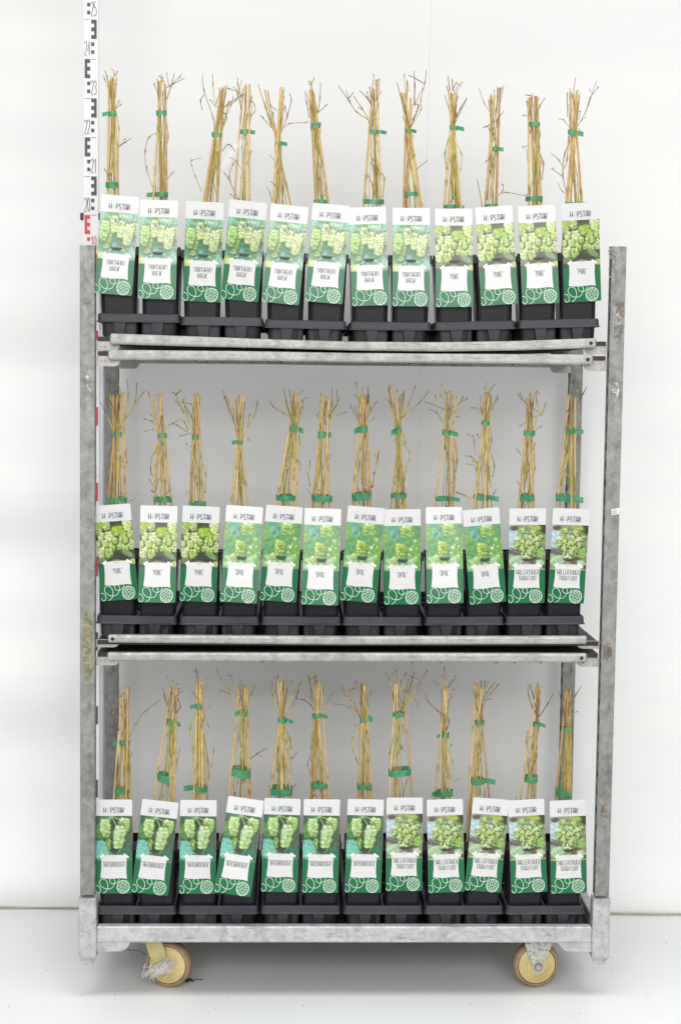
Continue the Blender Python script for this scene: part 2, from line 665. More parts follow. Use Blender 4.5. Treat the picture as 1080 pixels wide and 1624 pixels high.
for (name, mat, parent, lo, hi) in (('grey_marks', M_STAFFK, upper, 20, 27), ('red_marks', M_STAFFR, lower, 10, 20), ('dark_marks', M_STAFFK, lower, 3, 10)):
    mb = MB()
    yf = -0.0008 if parent is upper else -0.0030
    W = xR - xL
    for n in range(lo, hi):
        z = n * 0.1
        left = (n % 2 == 1)  # the big E stands on the left for odd decimetres
        ex0 = xL + W * (0.10 if left else 0.52)
        ex1 = xL + W * (0.46 if left else (0.88 if parent is upper else 0.98))

        def q(x0, x1, z0, z1):
            mb.add([(x0, yf, z0), (x1, yf, z0), (x1, yf, z1), (x0, yf, z1)], [(0, 1, 2, 3)])
        # the E block hangs from z+0.1 down to z+0.05
        zt = z + 0.0985
        sp0, sp1 = (ex0, ex0 + W * 0.17) if left else (ex1 - W * 0.17, ex1)
        q(sp0, sp1, zt - 0.049, zt)
        for a in (0.0, 0.0195, 0.039):
            if left: q(sp1 + 0.00003, ex1, zt - a - 0.010, zt - a)
            else: q(ex0, sp0 - 0.00003, zt - a - 0.010, zt - a)
        # two squares below, on the side of the E's tips
        sx0 = xL + W * (0.26 if left else 0.52)
        for a in (0.0575, 0.0775):
            q(sx0, sx0 + W * 0.20, zt - a - 0.0095, zt - a)
        # the number of the decimetre beside the squares
        txt = '%d' % n
        nx = xL + W * (0.52 if left else 0.10)
        for i, ch in enumerate(txt):
            digit(mb, ch, nx + i * W * 0.19, zt - 0.091, W * 0.145, 0.036, yf, 0.0017)
        # fine decimetre tick on the other side
        if left: q(xL + W * 0.52, xL + W * 0.86, zt - 0.0012, zt)
        else: q(xL + W * 0.10, xL + W * 0.45, zt - 0.0012, zt)
    mb.build(name, mat, parent)

# ---------------------------------------------------------------- the trolley
tr = empty('plant_trolley', (0, 0.28, 0))
tag(tr, 'galvanised steel plant trolley with four slotted posts and yellow caster wheels', 'trolley')
T0 = tr.location


def post_mesh(inner):
    """open-topped slotted tube, origin at its foot, front face on y=0; inner = +1 when the slotted side looks to +x"""
    mb = MB()
    h, w, d, t = 1.60, 0.0365, 0.0300, 0.003
    x0, x1 = -w / 2, w / 2
    # front, back, outer walls as chamfered plates
    mb.box(x0, x1, 0, t, 0, h, 0, 0.0009)
    mb.box(x0, x1, d - t, d, 0, h, 0, 0.0009)
    xo = x0 if inner > 0 else x1 - t
    xi = x1 - t if inner > 0 else x0
    mb.box(xo + .0001, xo + t - .0001, t + .0002, d - t - .0002, 0.001, h - .001, 0)
    # slotted wall: bars between the slots
    s = 0.0
    while s < h - 0.02:
        mb.box(xi, xi + t, t + .0002, d - t - .0002, s, min(s + 0.028, h), 0)
        s += 0.045
    mb.box(x0 + t + .0002, x1 - t - .0002, t + .0002, d - t - .0002, 0.002, h - 0.012, 1)
    return mb.mesh('post', [M_POST, M_DARK])


PM = {1: post_mesh(1), -1: post_mesh(-1)}
POST_Z0 = 0.27
post_obj = {}
for (sx, yy) in ((-1, 0.0), (1, 0.0), (-1, 0.53), (1, 0.53)):
    p = link('post', PM[-sx], tr)
    p.location = (sx * 0.654 - T0.x, yy - T0.y, POST_Z0)
    p.scale.z = (1.897 - POST_Z0) / 1.60 if sx < 0 else (1.915 - POST_Z0) / 1.60
    post_obj[(sx, yy)] = p

# sockets with tapering feet
zt, zb = at(136, 1424, 0).z, at(136, 1531, 0).z
for sx in (-1, 1):
    for yy in (-0.004, 0.525):
        mb = MB()
        zf = zb if yy < 0.2 else zb + 0.047
        hw, hd = 0.0225, 0.0195
        rings = []
        for (z, k) in ((zf, 0.52), (zf + 0.022, 1.0), (zt, 1.0)):
            rings.append([(x * k, y + hd, z) for x, y in rrect(hw, hd, 0.005)] if k == 1.0 else [(x * k, y * k + hd, z) for x, y in rrect(hw, hd, 0.005)])
        mb.loft(rings)
        if True:  # weld collar
            mb.loft([[(x * 1.03, y * 1.03 + hd, z) for x, y in rrect(hw, hd, 0.005)] for z in (0.145, 0.150, 0.192, 0.196)])
        o = mb.build('corner_socket', M_BASE, tr)
        o.location = (sx * 0.6535 - T0.x, yy - T0.y, 0)
# base beams
zbt, zbb = at(540, 1469.5, 0).z, at(540, 1494.8, 0).z
mb = MB(); mb.box(-0.6305, 0.6305, -0.002, 0.024, zbb, zbt, 0, 0.003)
o = mb.build('front_beam', M_BASE, tr); o.location = (-T0.x, -T0.y, 0)
mb = MB(); mb.box(-0.6305, 0.6305, 0.541, 0.567, zbb, zbt, 0, 0.003)
o = mb.build('rear_beam', M_BASE, tr); o.location = (-T0.x, -T0.y, 0)
for sx in (-1, 1):
    mb = MB(); mb.box(sx * 0.652 - 0.013, sx * 0.652 + 0.013, 0.036, 0.524, zbb, zbt + 0.012, 0, 0.003)
    o = mb.build('side_beam', M_BASE, tr); o.location = (-T0.x, -T0.y, 0)
mb = MB(); mb.box(-0.637, 0.637, 0.0245, 0.540, zbt - 0.0325, zbt - 0.0200, 0)
o = mb.build('base_board', M_BOARD, tr); o.location = (-T0.x, -T0.y, 0)
# gussets under the front beam
for sx in (-1, 1):
    mb = MB()
    pr = [(0.631, zbb - 0.0003), (0.545, zbb - 0.0003), (0.553, zbb - 0.014), (0.566, zbb - 0.024), (0.631, zbb - 0.026)]
    r0 = [(sx * x, 0.004, z) for x, z in pr]; r1 = [(sx * x, 0.009, z) for x, z in pr]
    mb.loft([r0, r1])
    o = mb.build('gusset_plate', M_BASE, tr); o.location = (-T0.x, -T0.y, 0)

# residue, rust and torn labels on the posts
def blotch(mb, cx, cz, rx, rz, y, seed):
    r = random.Random(seed)
    n = 22
    ring = []
    for k in range(n):
        a = 2 * math.pi * k / n
        q = 0.75 + 0.45 * r.random()
        ring.append((cx + max(-1, min(1, math.cos(a) * q * 1.15)) * rx, cz + max(-1, min(1, math.sin(a) * q * 1.15)) * rz))
    mb.loft([[(x, y - 0.0006, z) for x, z in ring], [(x, y + 0.0002, z) for x, z in ring]])


def stains(name, mat, lst):
    for i, (px, py, rx, rz) in enumerate(lst):
        mb = MB()
        p = at(px, py, -0.001)
        blotch(mb, p.x - T0.x, p.z, rx, rz, -0.0007 - T0.y, int(px * 7 + py))
        mb.build(name, mat, tr)


stains('glue_residue', M_STY, [(139.5, 1027, 0.0125, 0.092)])
stains('rust_patch', M_STB, [(983, 491, 0.010, 0.020), (980, 526, 0.011, 0.018), (963, 1034, 0.011, 0.022), (957.5, 1287, 0.009, 0.020)])
stains('paper_residue', M_STW, [(975, 618, 0.010, 0.020), (980, 508, 0.008, 0.018), (139, 604, 0.0135, 0.030)])
mb = MB()
r_ = random.Random(9)
for k in range(46):
    p = at(968 + r_.uniform(-2.5, 9), 392 + abs(r_.gauss(0, 17)), -0.002)
    s = r_.uniform(0.0015, 0.0045)
    mb.lathe([(0.0001, -s), (s * .8, -s * .4), (s, 0), (s * .7, s * .5), (0.0001, s * .8)], (p.x - T0.x, p.y - T0.y - r_.uniform(-.004, .001), p.z), 'z', 6)
mb.build('pulp_lump', M_LUMP, tr)
mb = MB()
p0, p1 = at(969.5, 819, -0.002), at(981, 804, -0.002)
mb.loft([[(x - T0.x, y - T0.y, z) for (x, z) in ((p0.x, p0.z + .003), (p1.x, p0.z + .006), (p1.x + .002, p1.z - .002), (p0.x - .001, p1.z - .006))] for y in (-0.0022, -0.0012)])
o = mb.build('torn_sticker', plain('sticker_white', (0.74, 0.77, 0.77), 0.5), tr)
mb = MB()
for k, (a, b) in enumerate(((0.2, 0.33), (0.45, 0.56))):
    z0, z1 = p0.z + (p1.z - p0.z) * a, p0.z + (p1.z - p0.z) * b
    mb.add([(p0.x + .002 - T0.x, -0.0026 - T0.y, z0 + .001), (p1.x - .005 - T0.x, -0.0026 - T0.y, z0 + .003), (p1.x - .005 - T0.x, -0.0026 - T0.y, z1 + .003), (p0.x + .002 - T0.x, -0.0026 - T0.y, z1 + .001)], [(0, 1, 2, 3)])
mb.build('sticker_print', plain('sticker_teal', L3(90, 168, 168), 0.5), o)


# casters: fork + wheel
def wheel(parent):
    mb = MB()
    mb.lathe([(0.0505, -0.016), (0.054, -0.0175), (0.0575, -0.0145), (0.0605, -0.009), (0.0612, 0), (0.0605, 0.009), (0.0575, 0.0145), (0.054, 0.0175), (0.0505, 0.016)], (0, 0, 0), 'y', 48)
    t = mb.build('tyre', M_TYRE, parent)
    mb = MB()
    mb.lathe([(0.0508, -0.0150), (0.0492, -0.0135), (0.0492, 0.0135), (0.0508, 0.015)], (0, 0, 0), 'y', 48)
    mb.build('tyre_gap', M_TYRED, t)
    mb = MB()
    for s in (-1, 1):
        mb.lathe([(0.0490, s * 0.010), (0.0486, s * 0.0165), (0.047, s * 0.0178), (0.0262, s * 0.0172), (0.0255, s * 0.0192), (0.024, s * 0.0198), (0.0001, s * 0.0198)], (0, 0, 0), 'y', 48)
    mb.build('wheel_disc', M_DISC, t)
    return t


def caster(px, py, yaw, fork):
    Y = 0.062
    p = at(px, py, Y)
    return p


def fork_plain(parent, mat):
    """two triangular cheeks, a crown plate and an axle bolt"""
    mb = MB()
    for y0, y1 in ((-0.0275, -0.0235), (0.0235, 0.0275)):
        pr = [(-0.040, 0.088), (0.040, 0.088), (0.036, 0.060), (0.020, 0.012)]
        arc = [(0.0165 * math.cos(a), 0.0165 * math.sin(a)) for a in [R(40 - 220 * k / 12) for k in range(13)]]
        pr = [(-0.040, 0.088)] + [(-0.036, 0.060), (-0.018, 0.010)] + [(x, z) for x, z in reversed(arc)] + [(0.018, 0.010), (0.036, 0.060), (0.040, 0.088)]
        mb.loft([[(x, y0, z) for x, z in pr], [(x, y1, z) for x, z in pr]])
    mb.box(-0.040, 0.040, -0.0232, 0.0232, 0.084, 0.088, 0, 0.0008)
    f = mb.build('fork', mat, parent)
    mb = MB()
    mb.lathe([(0.0001, -0.0335), (0.0072, -0.0335), (0.0085, -0.0315), (0.0085, -0.0276)], (0, 0, 0), 'y', 6, 0, False)
    mb.lathe([(0.0105, -0.0278), (0.0115, -0.0289), (0.0001, -0.0291)], (0, 0, 0), 'y', 24)
    mb.build('axle_bolt', M_HOOK, f)
    return f


def fork_slanted(parent, mat):
    """swivel fork seen from its trailing side: arms lean from the crown down to the hub"""
    mb = MB()
    for y0, y1 in ((-0.0275, -0.0235), (0.0235, 0.0275)):
        pr = [(-0.066, 0.088), (-0.022, 0.088), (-0.004, 0.048), (0.004, 0.006), (-0.002, -0.010), (-0.016, -0.012), (-0.030, 0.004), (-0.042, 0.020)]
        mb.loft([[(x, y0, z) for x, z in pr], [(x, y1, z) for x, z in pr]])
    mb.box(-0.066, -0.022, -0.0232, 0.0232, 0.084, 0.088, 0, 0.0008)
    return mb.build('fork', mat, parent)


casters = []
for (px, py, Y, yaw, kind) in ((268.5, 1527, 0.085, 14, 'y'), (848.5, 1529, 0.085, -6, 'g'), (None, 0.49, 0.47, 30, 'g'), (None, -0.43, 0.47, -20, 'y')):
    c = empty('caster', (0, 0, 0))
    c.parent = tr
    if px is not None:
        p = at(px, py, Y); x = p.x
    else:
        x = py
    c.location = (x - T0.x, Y - T0.y, 0.0613)
    c.rotation_euler = (0, 0, R(-yaw))
    c.scale = (1, 1, 1)
    if kind == 'g': fork_plain(c, M_FORKG)
    else: fork_slanted(c, M_FORKY)
    wheel(c)
    casters.append(c)

# white string wound round the left hub
w0 = Vector((casters[0].location.x + T0.x, 0.085, 0.0613))
sg = empty('string_tangle', w0)
tag(sg, 'frayed white string tangled round the hub of the left caster wheel', 'string')
mb = MB()
r_ = random.Random(21)
for k in range(210):
    a0 = r_.uniform(0, 6.28)
    cx, cz = r_.gauss(-0.020, 0.0165), r_.gauss(-0.001, 0.0085)
    cz += (cx + 0.018) * 0.30
    P = []
    L = r_.uniform(0.010, 0.022)
    y = -0.030 - r_.uniform(0, 0.009)
    an = R(r_.gauss(48, 13))
    for i in range(6):
        t = i / 5 - 0.5
        P.append((cx + math.cos(an) * t * L, y - 0.004 * math.cos(t * 3), cz + math.sin(an) * t * L + 0.0012 * math.cos(i * 2 + a0)))
    mb.tube(P, r_.uniform(0.0006, 0.0012), 4)
for k in range(12):
    x0, z0 = r_.uniform(-0.052, -0.030), r_.uniform(-0.015, 0.000)
    P = [(x0, -0.033, z0)]
    for i in range(4):
        P.append((P[-1][0] + r_.uniform(-0.003, 0.004), -0.033 + r_.uniform(-.004, .002), P[-1][2] - r_.uniform(0.002, 0.008)))
    mb.tube(smooth_line(P, 2), 0.0004, 4)
mb.build('strand', M_STRING, sg)


# ---------------------------------------------------------------- shelves
def shelf(name, px, label, hole='R', drop=0.0035):
    """px: stations along the front rail (x, y top, y bottom) read off the photograph"""
    st_ = [(at(x, (a + b) / 2, -0.004).x, at(x, a, -0.004).z, at(x, b, -0.004).z) for x, a, b in px]
    zc = sum((a + b) / 2 for _, a, b in st_) / len(st_)
    root = empty(name, (0, 0.28, zc))
    tag(root, label, 'shelf', 'shelves hooked into the trolley posts')
    o0 = root.location

    def interp(x):
        if x <= st_[0][0]: return st_[0][1], st_[0][2]
        for (xa, ta, ba), (xb, tb, bb) in zip(st_, st_[1:]):
            if x <= xb:
                k = (x - xa) / (xb - xa)
                return ta + (tb - ta) * k, ba + (bb - ba) * k
        return st_[-1][1], st_[-1][2]
    xs = [st_[0][0] + (st_[-1][0] - st_[0][0]) * k / 24 for k in range(25)]
    for nm, yc in (('front_rail', 0.007), ('rear_rail', 0.535)):
        mb = MB()
        rings = []
        for i, x in enumerate(xs):
            t, b = interp(x)
            hz, zc_ = (t - b) / 2, (t + b) / 2
            rings.append([(x - o0.x, yc + a - o0.y, zc_ + c - o0.z) for a, c in rrect(0.011, hz, min(0.006, hz * 0.6))])
        # rounded rail ends
        def endring(x, k):
            t, b = interp(x)
            hz, zc_ = (t - b) / 2 * k, (t + b) / 2
            return [(x - o0.x, yc + a - o0.y, zc_ + c - o0.z) for a, c in rrect(0.011 * k, hz, min(0.006, hz * 0.6))]
        rings = [endring(xs[0] - 0.004, 0.70), endring(xs[0] - 0.002, 0.9)] + rings + [endring(xs[-1] + 0.002, 0.9), endring(xs[-1] + 0.004, 0.70)]
        mb.loft(rings, 0)
        rail = mb.build(nm, M_RAIL, root)
        if nm == 'front_rail':
            x = xs[-1] - 0.010 if hole == 'R' else xs[0] + 0.008
            t, b = interp(x)
            mb = MB()
            mb.lathe([(0.0046, -0.0006), (0.0040, -0.0010), (0.0001, -0.0008)], (x - o0.x, -0.0041 - o0.y, (t + b) / 2 - o0.z), 'y', 14)
            mb.build('bolt_hole', M_DARK, rail)
            # small drips of zinc under the rail
            mb = MB()
            rr = random.Random(int(zc * 1000))
            for k in range(7):
                x = rr.uniform(xs[0], xs[-1])
                t, b = interp(x)
                mb.box(x - 0.002 - o0.x, x + 0.002 - o0.x, 0.004 - o0.y, 0.010 - o0.y, b - 0.003 - o0.z, b + 0.002 - o0.z, 0)
            mb.build('rivet', M_DARK, rail)
    # board
    mb = MB()
    rings = []
    bx = [-0.631] + [-0.62 + 1.24 * k / 20 for k in range(21)] + [0.631]
    for x in bx:
        t, b = interp(x)
        zt_ = t - drop
        rings.append([(x - o0.x, y - o0.y, z - o0.z) for y, z in ((0.0185, zt_ - 0.011), (0.5235, zt_ - 0.011), (0.5235, zt_), (0.0185, zt_))])
    mb.loft(rings, 0)
    mb.build('shelf_board', M_BOARD, root)
    # hook plates to the four posts
    for sx in (-1, 1):
        for yc in (0.021, 0.516):
            t, b = interp(sx * 0.6)
            z0, z1 = b - 0.015, t - 0.0152
            pr = [(0.6352, z1), (0.6352, z0), (0.590, z0), (0.582, z0 + 0.003), (0.577, z0 + 0.010), (0.577, z1)]
            mb = MB()
            mb.loft([[(sx * x - o0.x, yc - o0.y, z - o0.z) for x, z in pr], [(sx * x - o0.x, yc + 0.003 - o0.y, z - o0.z) for x, z in pr]])
            mb.build('hook_plate', M_HOOK, root)
    return interp


S1 = shelf('trolley_shelf', [(177, 528.5, 546), (300, 533, 549.5), (420, 537.5, 552), (560, 541.5, 556), (700, 542.5, 557.5), (820, 540.5, 556), (943, 536, 552)],
           'sagging galvanised shelf directly under the top row of pots', 'R', 0.0078)
S2 = shelf('trolley_shelf', [(174, 554.5, 571), (420, 557, 572.5), (560, 559.5, 575), (700, 560.5, 576), (938, 562, 578.5)],
           'spare empty galvanised shelf just below the sagging top shelf')
S3 = shelf('trolley_shelf', [(174, 1007, 1019.7), (540, 1009.6, 1023), (928, 1009.3, 1022)],
           'straight galvanised shelf directly under the middle row of pots', 'L', 0.0166)
S4 = shelf('trolley_shelf', [(173, 1035, 1048.6), (470, 1035.5, 1050), (928, 1036.5, 1051)],
           'spare empty galvanised shelf just below the middle row shelf')
# ---------------------------------------------------------------- trays
TW, TD, TH = 0.2075, 0.500, 0.060


def tray_body():
    """rim skirt, deck with square cells, cups with a wedge-shaped rib; origin at the front middle, on the rim's top"""
    mb = MB()
    hx, hy = TW / 2 - 0.0015, TD / 2
    def ring(gx, gy, z, r=0.010):
        return [(x, y + hy, z) for x, y in rrect(hx + gx, hy + gy, r)]
    mb.loft([ring(-0.010, -0.010, -0.004, .006), ring(-0.0075, -0.0075, -0.0005, .007), ring(-0.005, -0.005, 0.0, .008), ring(-0.0028, -0.0028, -0.001), ring(-0.0015, -0.0015, -0.0035), ring(-0.001, -0.001, -0.0170), ring(0.0004, 0.0004, -0.0185),
             ring(0.0014, 0.0014, -0.0200), ring(0.0014, 0.0014, -0.0212), ring(-0.0012, -0.0012, -0.0212), ring(-0.003, -0.003, -0.016)], 0, True, False, False, None, False)
    # deck strips between the cells
    z = -0.004
    nx, ny = 2, 5
    px, py = (TW - 0.022) / nx, (TD - 0.022) / ny
    cw = 0.086
    xs = [-px / 2, px / 2]
    ys = [0.011 + py * (j + 0.5) for j in range(ny)]
    mb.box(-hx + 0.008, -px / 2 - cw / 2, 0.009, TD - 0.009, z - 0.0015, z)
    mb.box(px / 2 + cw / 2, hx - 0.008, 0.009, TD - 0.009, z - 0.0015, z)
    mb.box(-px / 2 + cw / 2, px / 2 - cw / 2, 0.009, TD - 0.009, z - 0.0015, z)
    for j in range(ny + 1):
        y0 = 0.009 if j == 0 else ys[j - 1] + cw / 2
        y1 = TD - 0.009 if j == ny else ys[j] - cw / 2
        for x in xs:
            mb.box(x - cw / 2, x + cw / 2, y0, y1, z - 0.0013, z - 0.0002)
    for j, y in enumerate(ys):
        for x in xs:
            def cr(s, zz):
                return [(x + a, y + b, zz) for a, b in rrect(s, s, 0.008)]
            mb.loft([cr(cw / 2, z - 0.001), cr(cw / 2 - 0.001, -0.020), cr(cw / 2 - 0.003, -TH + 0.001)], 0, True, False, False)
            mb.loft([cr(cw / 2 - 0.003, -TH + 0.001), cr(0.002, -TH + 0.0006)], 0, True, False, True)
            if j == 0:
                # wedge rib in front of the cup
                yf = y - cw / 2
                pr0 = [(x - 0.0155, yf - 0.0115), (x + 0.0155, yf - 0.0115), (x + 0.0165, yf + 0.004), (x - 0.0165, yf + 0.004)]
                pr1 = [(x - 0.0095, yf - 0.008), (x + 0.0095, yf - 0.008), (x + 0.0105, yf + 0.006), (x - 0.0105, yf + 0.006)]
                mb.loft([[(a, b, -0.0165) for a, b in pr0], [(a, b, -TH + 0.001) for a, b in pr1]])
    return mb.mesh('tray', [M_TRAY])


TRAY = tray_body()
YT = [0.022, 0.036, 0.032]
ROWNAME = ['top', 'middle', 'bottom']
ORD = ['first', 'second', 'third', 'fourth', 'fifth', 'sixth', 'seventh', 'eighth', 'ninth', 'tenth', 'eleventh', 'last']
TRAYS = [
    [(153, 287, 496.3, 498), (287, 418, 501.6, 503.4), (419, 551, 506, 509), (553, 686, 509.5, 510.5), (687, 820, 510.3, 508), (822, 951, 507.5, 504.5)],
    [(152, 281, 975.5, 977.5), (283, 413, 977.6, 978), (413, 543, 977.8, 978.5), (543, 670, 978.6, 979), (672, 801, 978.8, 978), (801, 928, 978, 977)],
    [(150, 282, 1437, 1437.5), (281, 412, 1437, 1437), (412, 542, 1436.5, 1437), (543, 672, 1437, 1437), (672, 800, 1437, 1437), (801, 928, 1437.5, 1437)]]
tray_pose = []
for r in range(3):
    row = []
    for i, (xa, xb, ya, yb) in enumerate(TRAYS[r]):
        pa, pb = at(xa, ya, YT[r]), at(xb, yb, YT[r])
        o = link('pot_tray', TRAY)
        o.location = (pa + pb) / 2
        o.rotation_euler = (0, -math.atan2(pb.z - pa.z, pb.x - pa.x), 0)
        if r == 1: o.scale.x = 0.988
        tag(o, 'grey plastic carrier tray, %s from the left under the %s row of pots' % (ORD[i] if i < 5 else 'sixth and last', ROWNAME[r]),
            'tray', 'plastic carrier trays on the shelves')
        row.append((o.location.copy(), o.rotation_euler[1]))
    tray_pose.append(row)

# ---------------------------------------------------------------- pots
POT_UP = 0.160  # height of the pot above the tray rim


def pot_body():
    """tall square pot, origin at the front middle on the level of the tray rim"""
    mb = MB()
    yc = 0.0470
    def ring(h, z, r=0.012):
        return [(x, y + yc, z) for x, y in rrect(h, h, r)]
    mb.loft([ring(0.0405, -0.054), ring(0.0412, -0.050), ring(0.0440, 0.0), ring(0.0480, POT_UP - 0.016, .011), ring(0.0498, POT_UP - 0.0155, .011), ring(0.0506, POT_UP - 0.0035, .011), ring(0.0502, POT_UP, .011),
             ring(0.0488, POT_UP, .010), ring(0.0480, POT_UP - 0.014, .010), ring(0.0455, POT_UP - 0.06, .010)], 0, True, True, False)
    # corner lugs on the rim
    for sx in (-1, 1):
        mb.box(sx * 0.047 - 0.004, sx * 0.047 + 0.004, yc - 0.0515, yc - 0.044, POT_UP - 0.017, POT_UP + 0.0045, 0, 0.001)
    return mb.mesh('pot', [M_POT])


def soil_body():
    mb = MB()
    r = random.Random(2)
    n = 9
    vs, fs = [], []
    for j in range(n):
        for i in range(n):
            vs.append((-0.0462 + 0.0924 * i / (n - 1), 0.0470 - 0.0462 + 0.0924 * j / (n - 1), POT_UP - 0.024 + r.uniform(-.003, .004)))
    for j in range(n - 1):
        for i in range(n - 1):
            fs.append((j * n + i, j * n + i + 1, (j + 1) * n + i + 1, (j + 1) * n + i))
    mb.add(vs, fs)
    return mb.mesh('soil', [M_SOIL])


POT, SOIL = pot_body(), soil_body()

# ---------------------------------------------------------------- plant labels (printed plastic)
LW, LH = 0.0925, 0.2425
mmx = lambda x: (x - 46.25) / 1000.0
mmz = lambda y: (121.25 - y) / 1000.0


def label_slab():
    mb = MB()
    r = 0.0032
    rg = rrect(LW / 2, LH / 2, r, 4)
    mb.loft([[(x, 0.0, z) for x, z in rg], [(x, 0.0005, z) for x, z in rg]])
    return mb.mesh('plant_label', [M_WHITE])


def quad_strip(mb, outline, y):
    mb.add([(x, y, z) for x, z in outline], [tuple(range(len(outline)))])


def band_mesh():
    mb = MB()
    r = 0.0030
    x0, x1, z0, z1 = -LW / 2 + .0001, LW / 2 - .0001, -LH / 2 + .0001, mmz(157)
    o = [(x0, z1)] + [(x0 + r - r * math.cos(a), z0 + r - r * math.sin(a)) for a in [R(90 * k / 4) for k in range(5)]] + \
        [(x1 - r + r * math.sin(a), z0 + r - r * math.cos(a)) for a in [R(90 * k / 4) for k in range(5)]] + [(x1, z1)]
    quad_strip(mb, o, -0.00020)
    return mb.mesh('colour_band', [M_BAND])


def card_mesh(v_string):
    mb = MB()
    top = [(14 + 64 * k / 12, 143.5 - 1.2 * math.sin(math.pi * k / 12) + (0.5 if k % 5 == 2 else 0)) for k in range(13)]
    right = [(78.5, 155), (77.6, 170), (78.0, 188), (79.5, 205)]
    bot = [(79.5 - 67.5 * k / 12, 204.5 - 1.2 * math.sin(2 * math.pi * k / 12 + .4) - 2.2 * (k / 12)) for k in range(1, 13)]
    left = [(13.2, 190), (14.6, 175), (14.8, 158)]
    quad_strip(mb, [(mmx(x), mmz(y)) for x, y in top + right + bot + left][::-1], -0.00045)
    # tape corners
    for c in ([(10, 146), (20, 138.5), (22, 143.2), (13.5, 150)], [(72, 138.5), (85, 147), (82, 151), (70.5, 142.8)]):
        mb.add([(mmx(x), -0.0006, mmz(y)) for x, y in c], [(0, 3, 2, 1)], 1)
    if v_string:
        mb.ribbon2([(mmx(38), mmz(140)), (mmx(45), mmz(149)), (mmx(53), mmz(140))], 0.0006, -0.0008, 2)
    # fine print under the name (too small to read) and the faint string down to the cone
    for k in range(22):
        x = 24 + 44 * k / 22
        mb.ribbon2([(mmx(x), mmz(191)), (mmx(x + 1.2), mmz(191))], 0.0007, -0.0008, 3)
    mb.ribbon2([(mmx(58), mmz(192)), (mmx(58.5), mmz(203))], 0.0005, -0.0008, 3)
    return mb.mesh('name_card', [M_CARD, M_MINT, plain('string_ink', L3(120, 128, 126), 0.5), M_INKL])


def art_mesh():
    mb = MB()
    y, w = -0.0006, 0.00115
    P = lambda pts: [(p.x, p.y) for p in smooth_line([Vector((mmx(a), mmz(b), 0)) for a, b in pts], 4)]
    mb.ribbon2(P([(0.8, 223), (5, 222), (9.5, 225), (12.5, 231), (11, 238), (7, 241.5), (3.5, 240), (1, 234.5)]), w, y)
    mb.ribbon2(P([(19, 241.5), (26, 237), (30, 229), (31, 218), (25.5, 207.5), (18.5, 204.5), (12, 208), (10.5, 217), (18, 226.5), (29, 230.5), (41, 228), (47, 218), (48.6, 210), (45.5, 204.4)]), w, y)
    mb.ribbon2(P([(38.5, 203.8), (35.8, 208), (38, 214.5), (46, 217.5), (54, 214), (58, 209.5), (59.5, 204.6)]), w, y)
    cx, cy, a0 = 70.0, 225.0, R(14)
    def E(u, v):
        x, z = u * 15.5, v * 17.0
        return (mmx(cx + x * math.cos(a0) - z * math.sin(a0)), mmz(cy + x * math.sin(a0) + z * math.cos(a0)))
    mb.ribbon2([E(math.cos(t), math.sin(t)) for t in [2 * math.pi * k / 36 for k in range(37)]], w, y)
    # overlapping scales
    for row in range(-3, 4):
        v0 = row * 0.27
        n = 3 + (abs(row) % 2 == 0)
        span = math.sqrt(max(0.05, 1 - (v0) ** 2)) * 0.98
        for k in range(n):
            u0 = -span + 2 * span * (k + .5) / n
            hw = span / n
            pts = []
            for t in range(7):
                q = t / 6
                pts.append(E(u0 - hw + 2 * hw * q, v0 - 0.13 + 0.26 * math.sin(math.pi * q)))
            mb.ribbon2(pts, w * 0.82, y - 0.0001)
    return mb.mesh('line_drawing', [M_MINT])


G = {  # thin condensed capitals, strokes in a unit box (y up)
    'H': [[(0, 0), (0, 1)], [(1, 0), (1, 1)], [(0, .32), (1, .32)]],
    'P': [[(0, 0), (0, 1), (.6, .98), (.98, .82), (.9, .55), (.5, .40), (0, .38)]],
    'S': [[(.95, .9), (.6, 1), (.15, .92), (.05, .75), (.3, .58), (.8, .36), (.95, .18), (.7, .03), (.3, 0), (0, .1)]],
    'T': [[(0, 1), (1, 1)], [(.5, 1), (.5, 0)]],
    'A': [[(0, 0), (.12, .8), (.35, 1), (.65, 1), (.88, .8), (1, 0)], [(.05, .26), (.95, .26)]],
    'R': [[(0, 0), (0, 1), (.6, .98), (.98, .80), (.85, .52), (0, .40)], [(.45, .42), (1, 0)]],
    'N': [[(0, 0), (0, .95), (.5, 1), (1, .95), (1, 0)]],
    'O': [[(.5 + .5 * math.cos(a), .5 + .5 * math.sin(a)) for a in [2 * math.pi * k / 14 for k in range(15)]]],
    'E': [[(1, 1), (0, 1), (0, 0), (1, 0)], [(0, .36), (.8, .36)]],
    'B': [[(0, 0), (0, 1), (.75, .95), (.85, .68), (.4, .46), (0, .46)], [(.4, .46), (1, .32), (.9, .06), (0, 0)]],
    'W': [[(0, 1), (.12, 0), (.5, .1), (.5, .75)], [(.5, .1), (.88, 0), (1, 1)]],
    'U': [[(0, 1), (0, .15), (.3, 0), (.7, 0), (1, .15), (1, 1)]],
    'L': [[(0, 1), (0, 0), (1, 0)]],
    'I': [[(.5, 0), (.5, 1)]],
    'D': [[(0, 0), (0, 1), (.7, .9), (1, .5), (.7, .1), (0, 0)]],
    'C': [[(1, .9), (.5, 1), (0, .7), (0, .3), (.5, 0), (1, .1)]],
    'K': [[(0, 0), (0, 1)], [(1, 1), (0, .42)], [(.3, .55), (1, 0)]],
    "'": [[(.5, 1.05), (.4, .82)]],
}


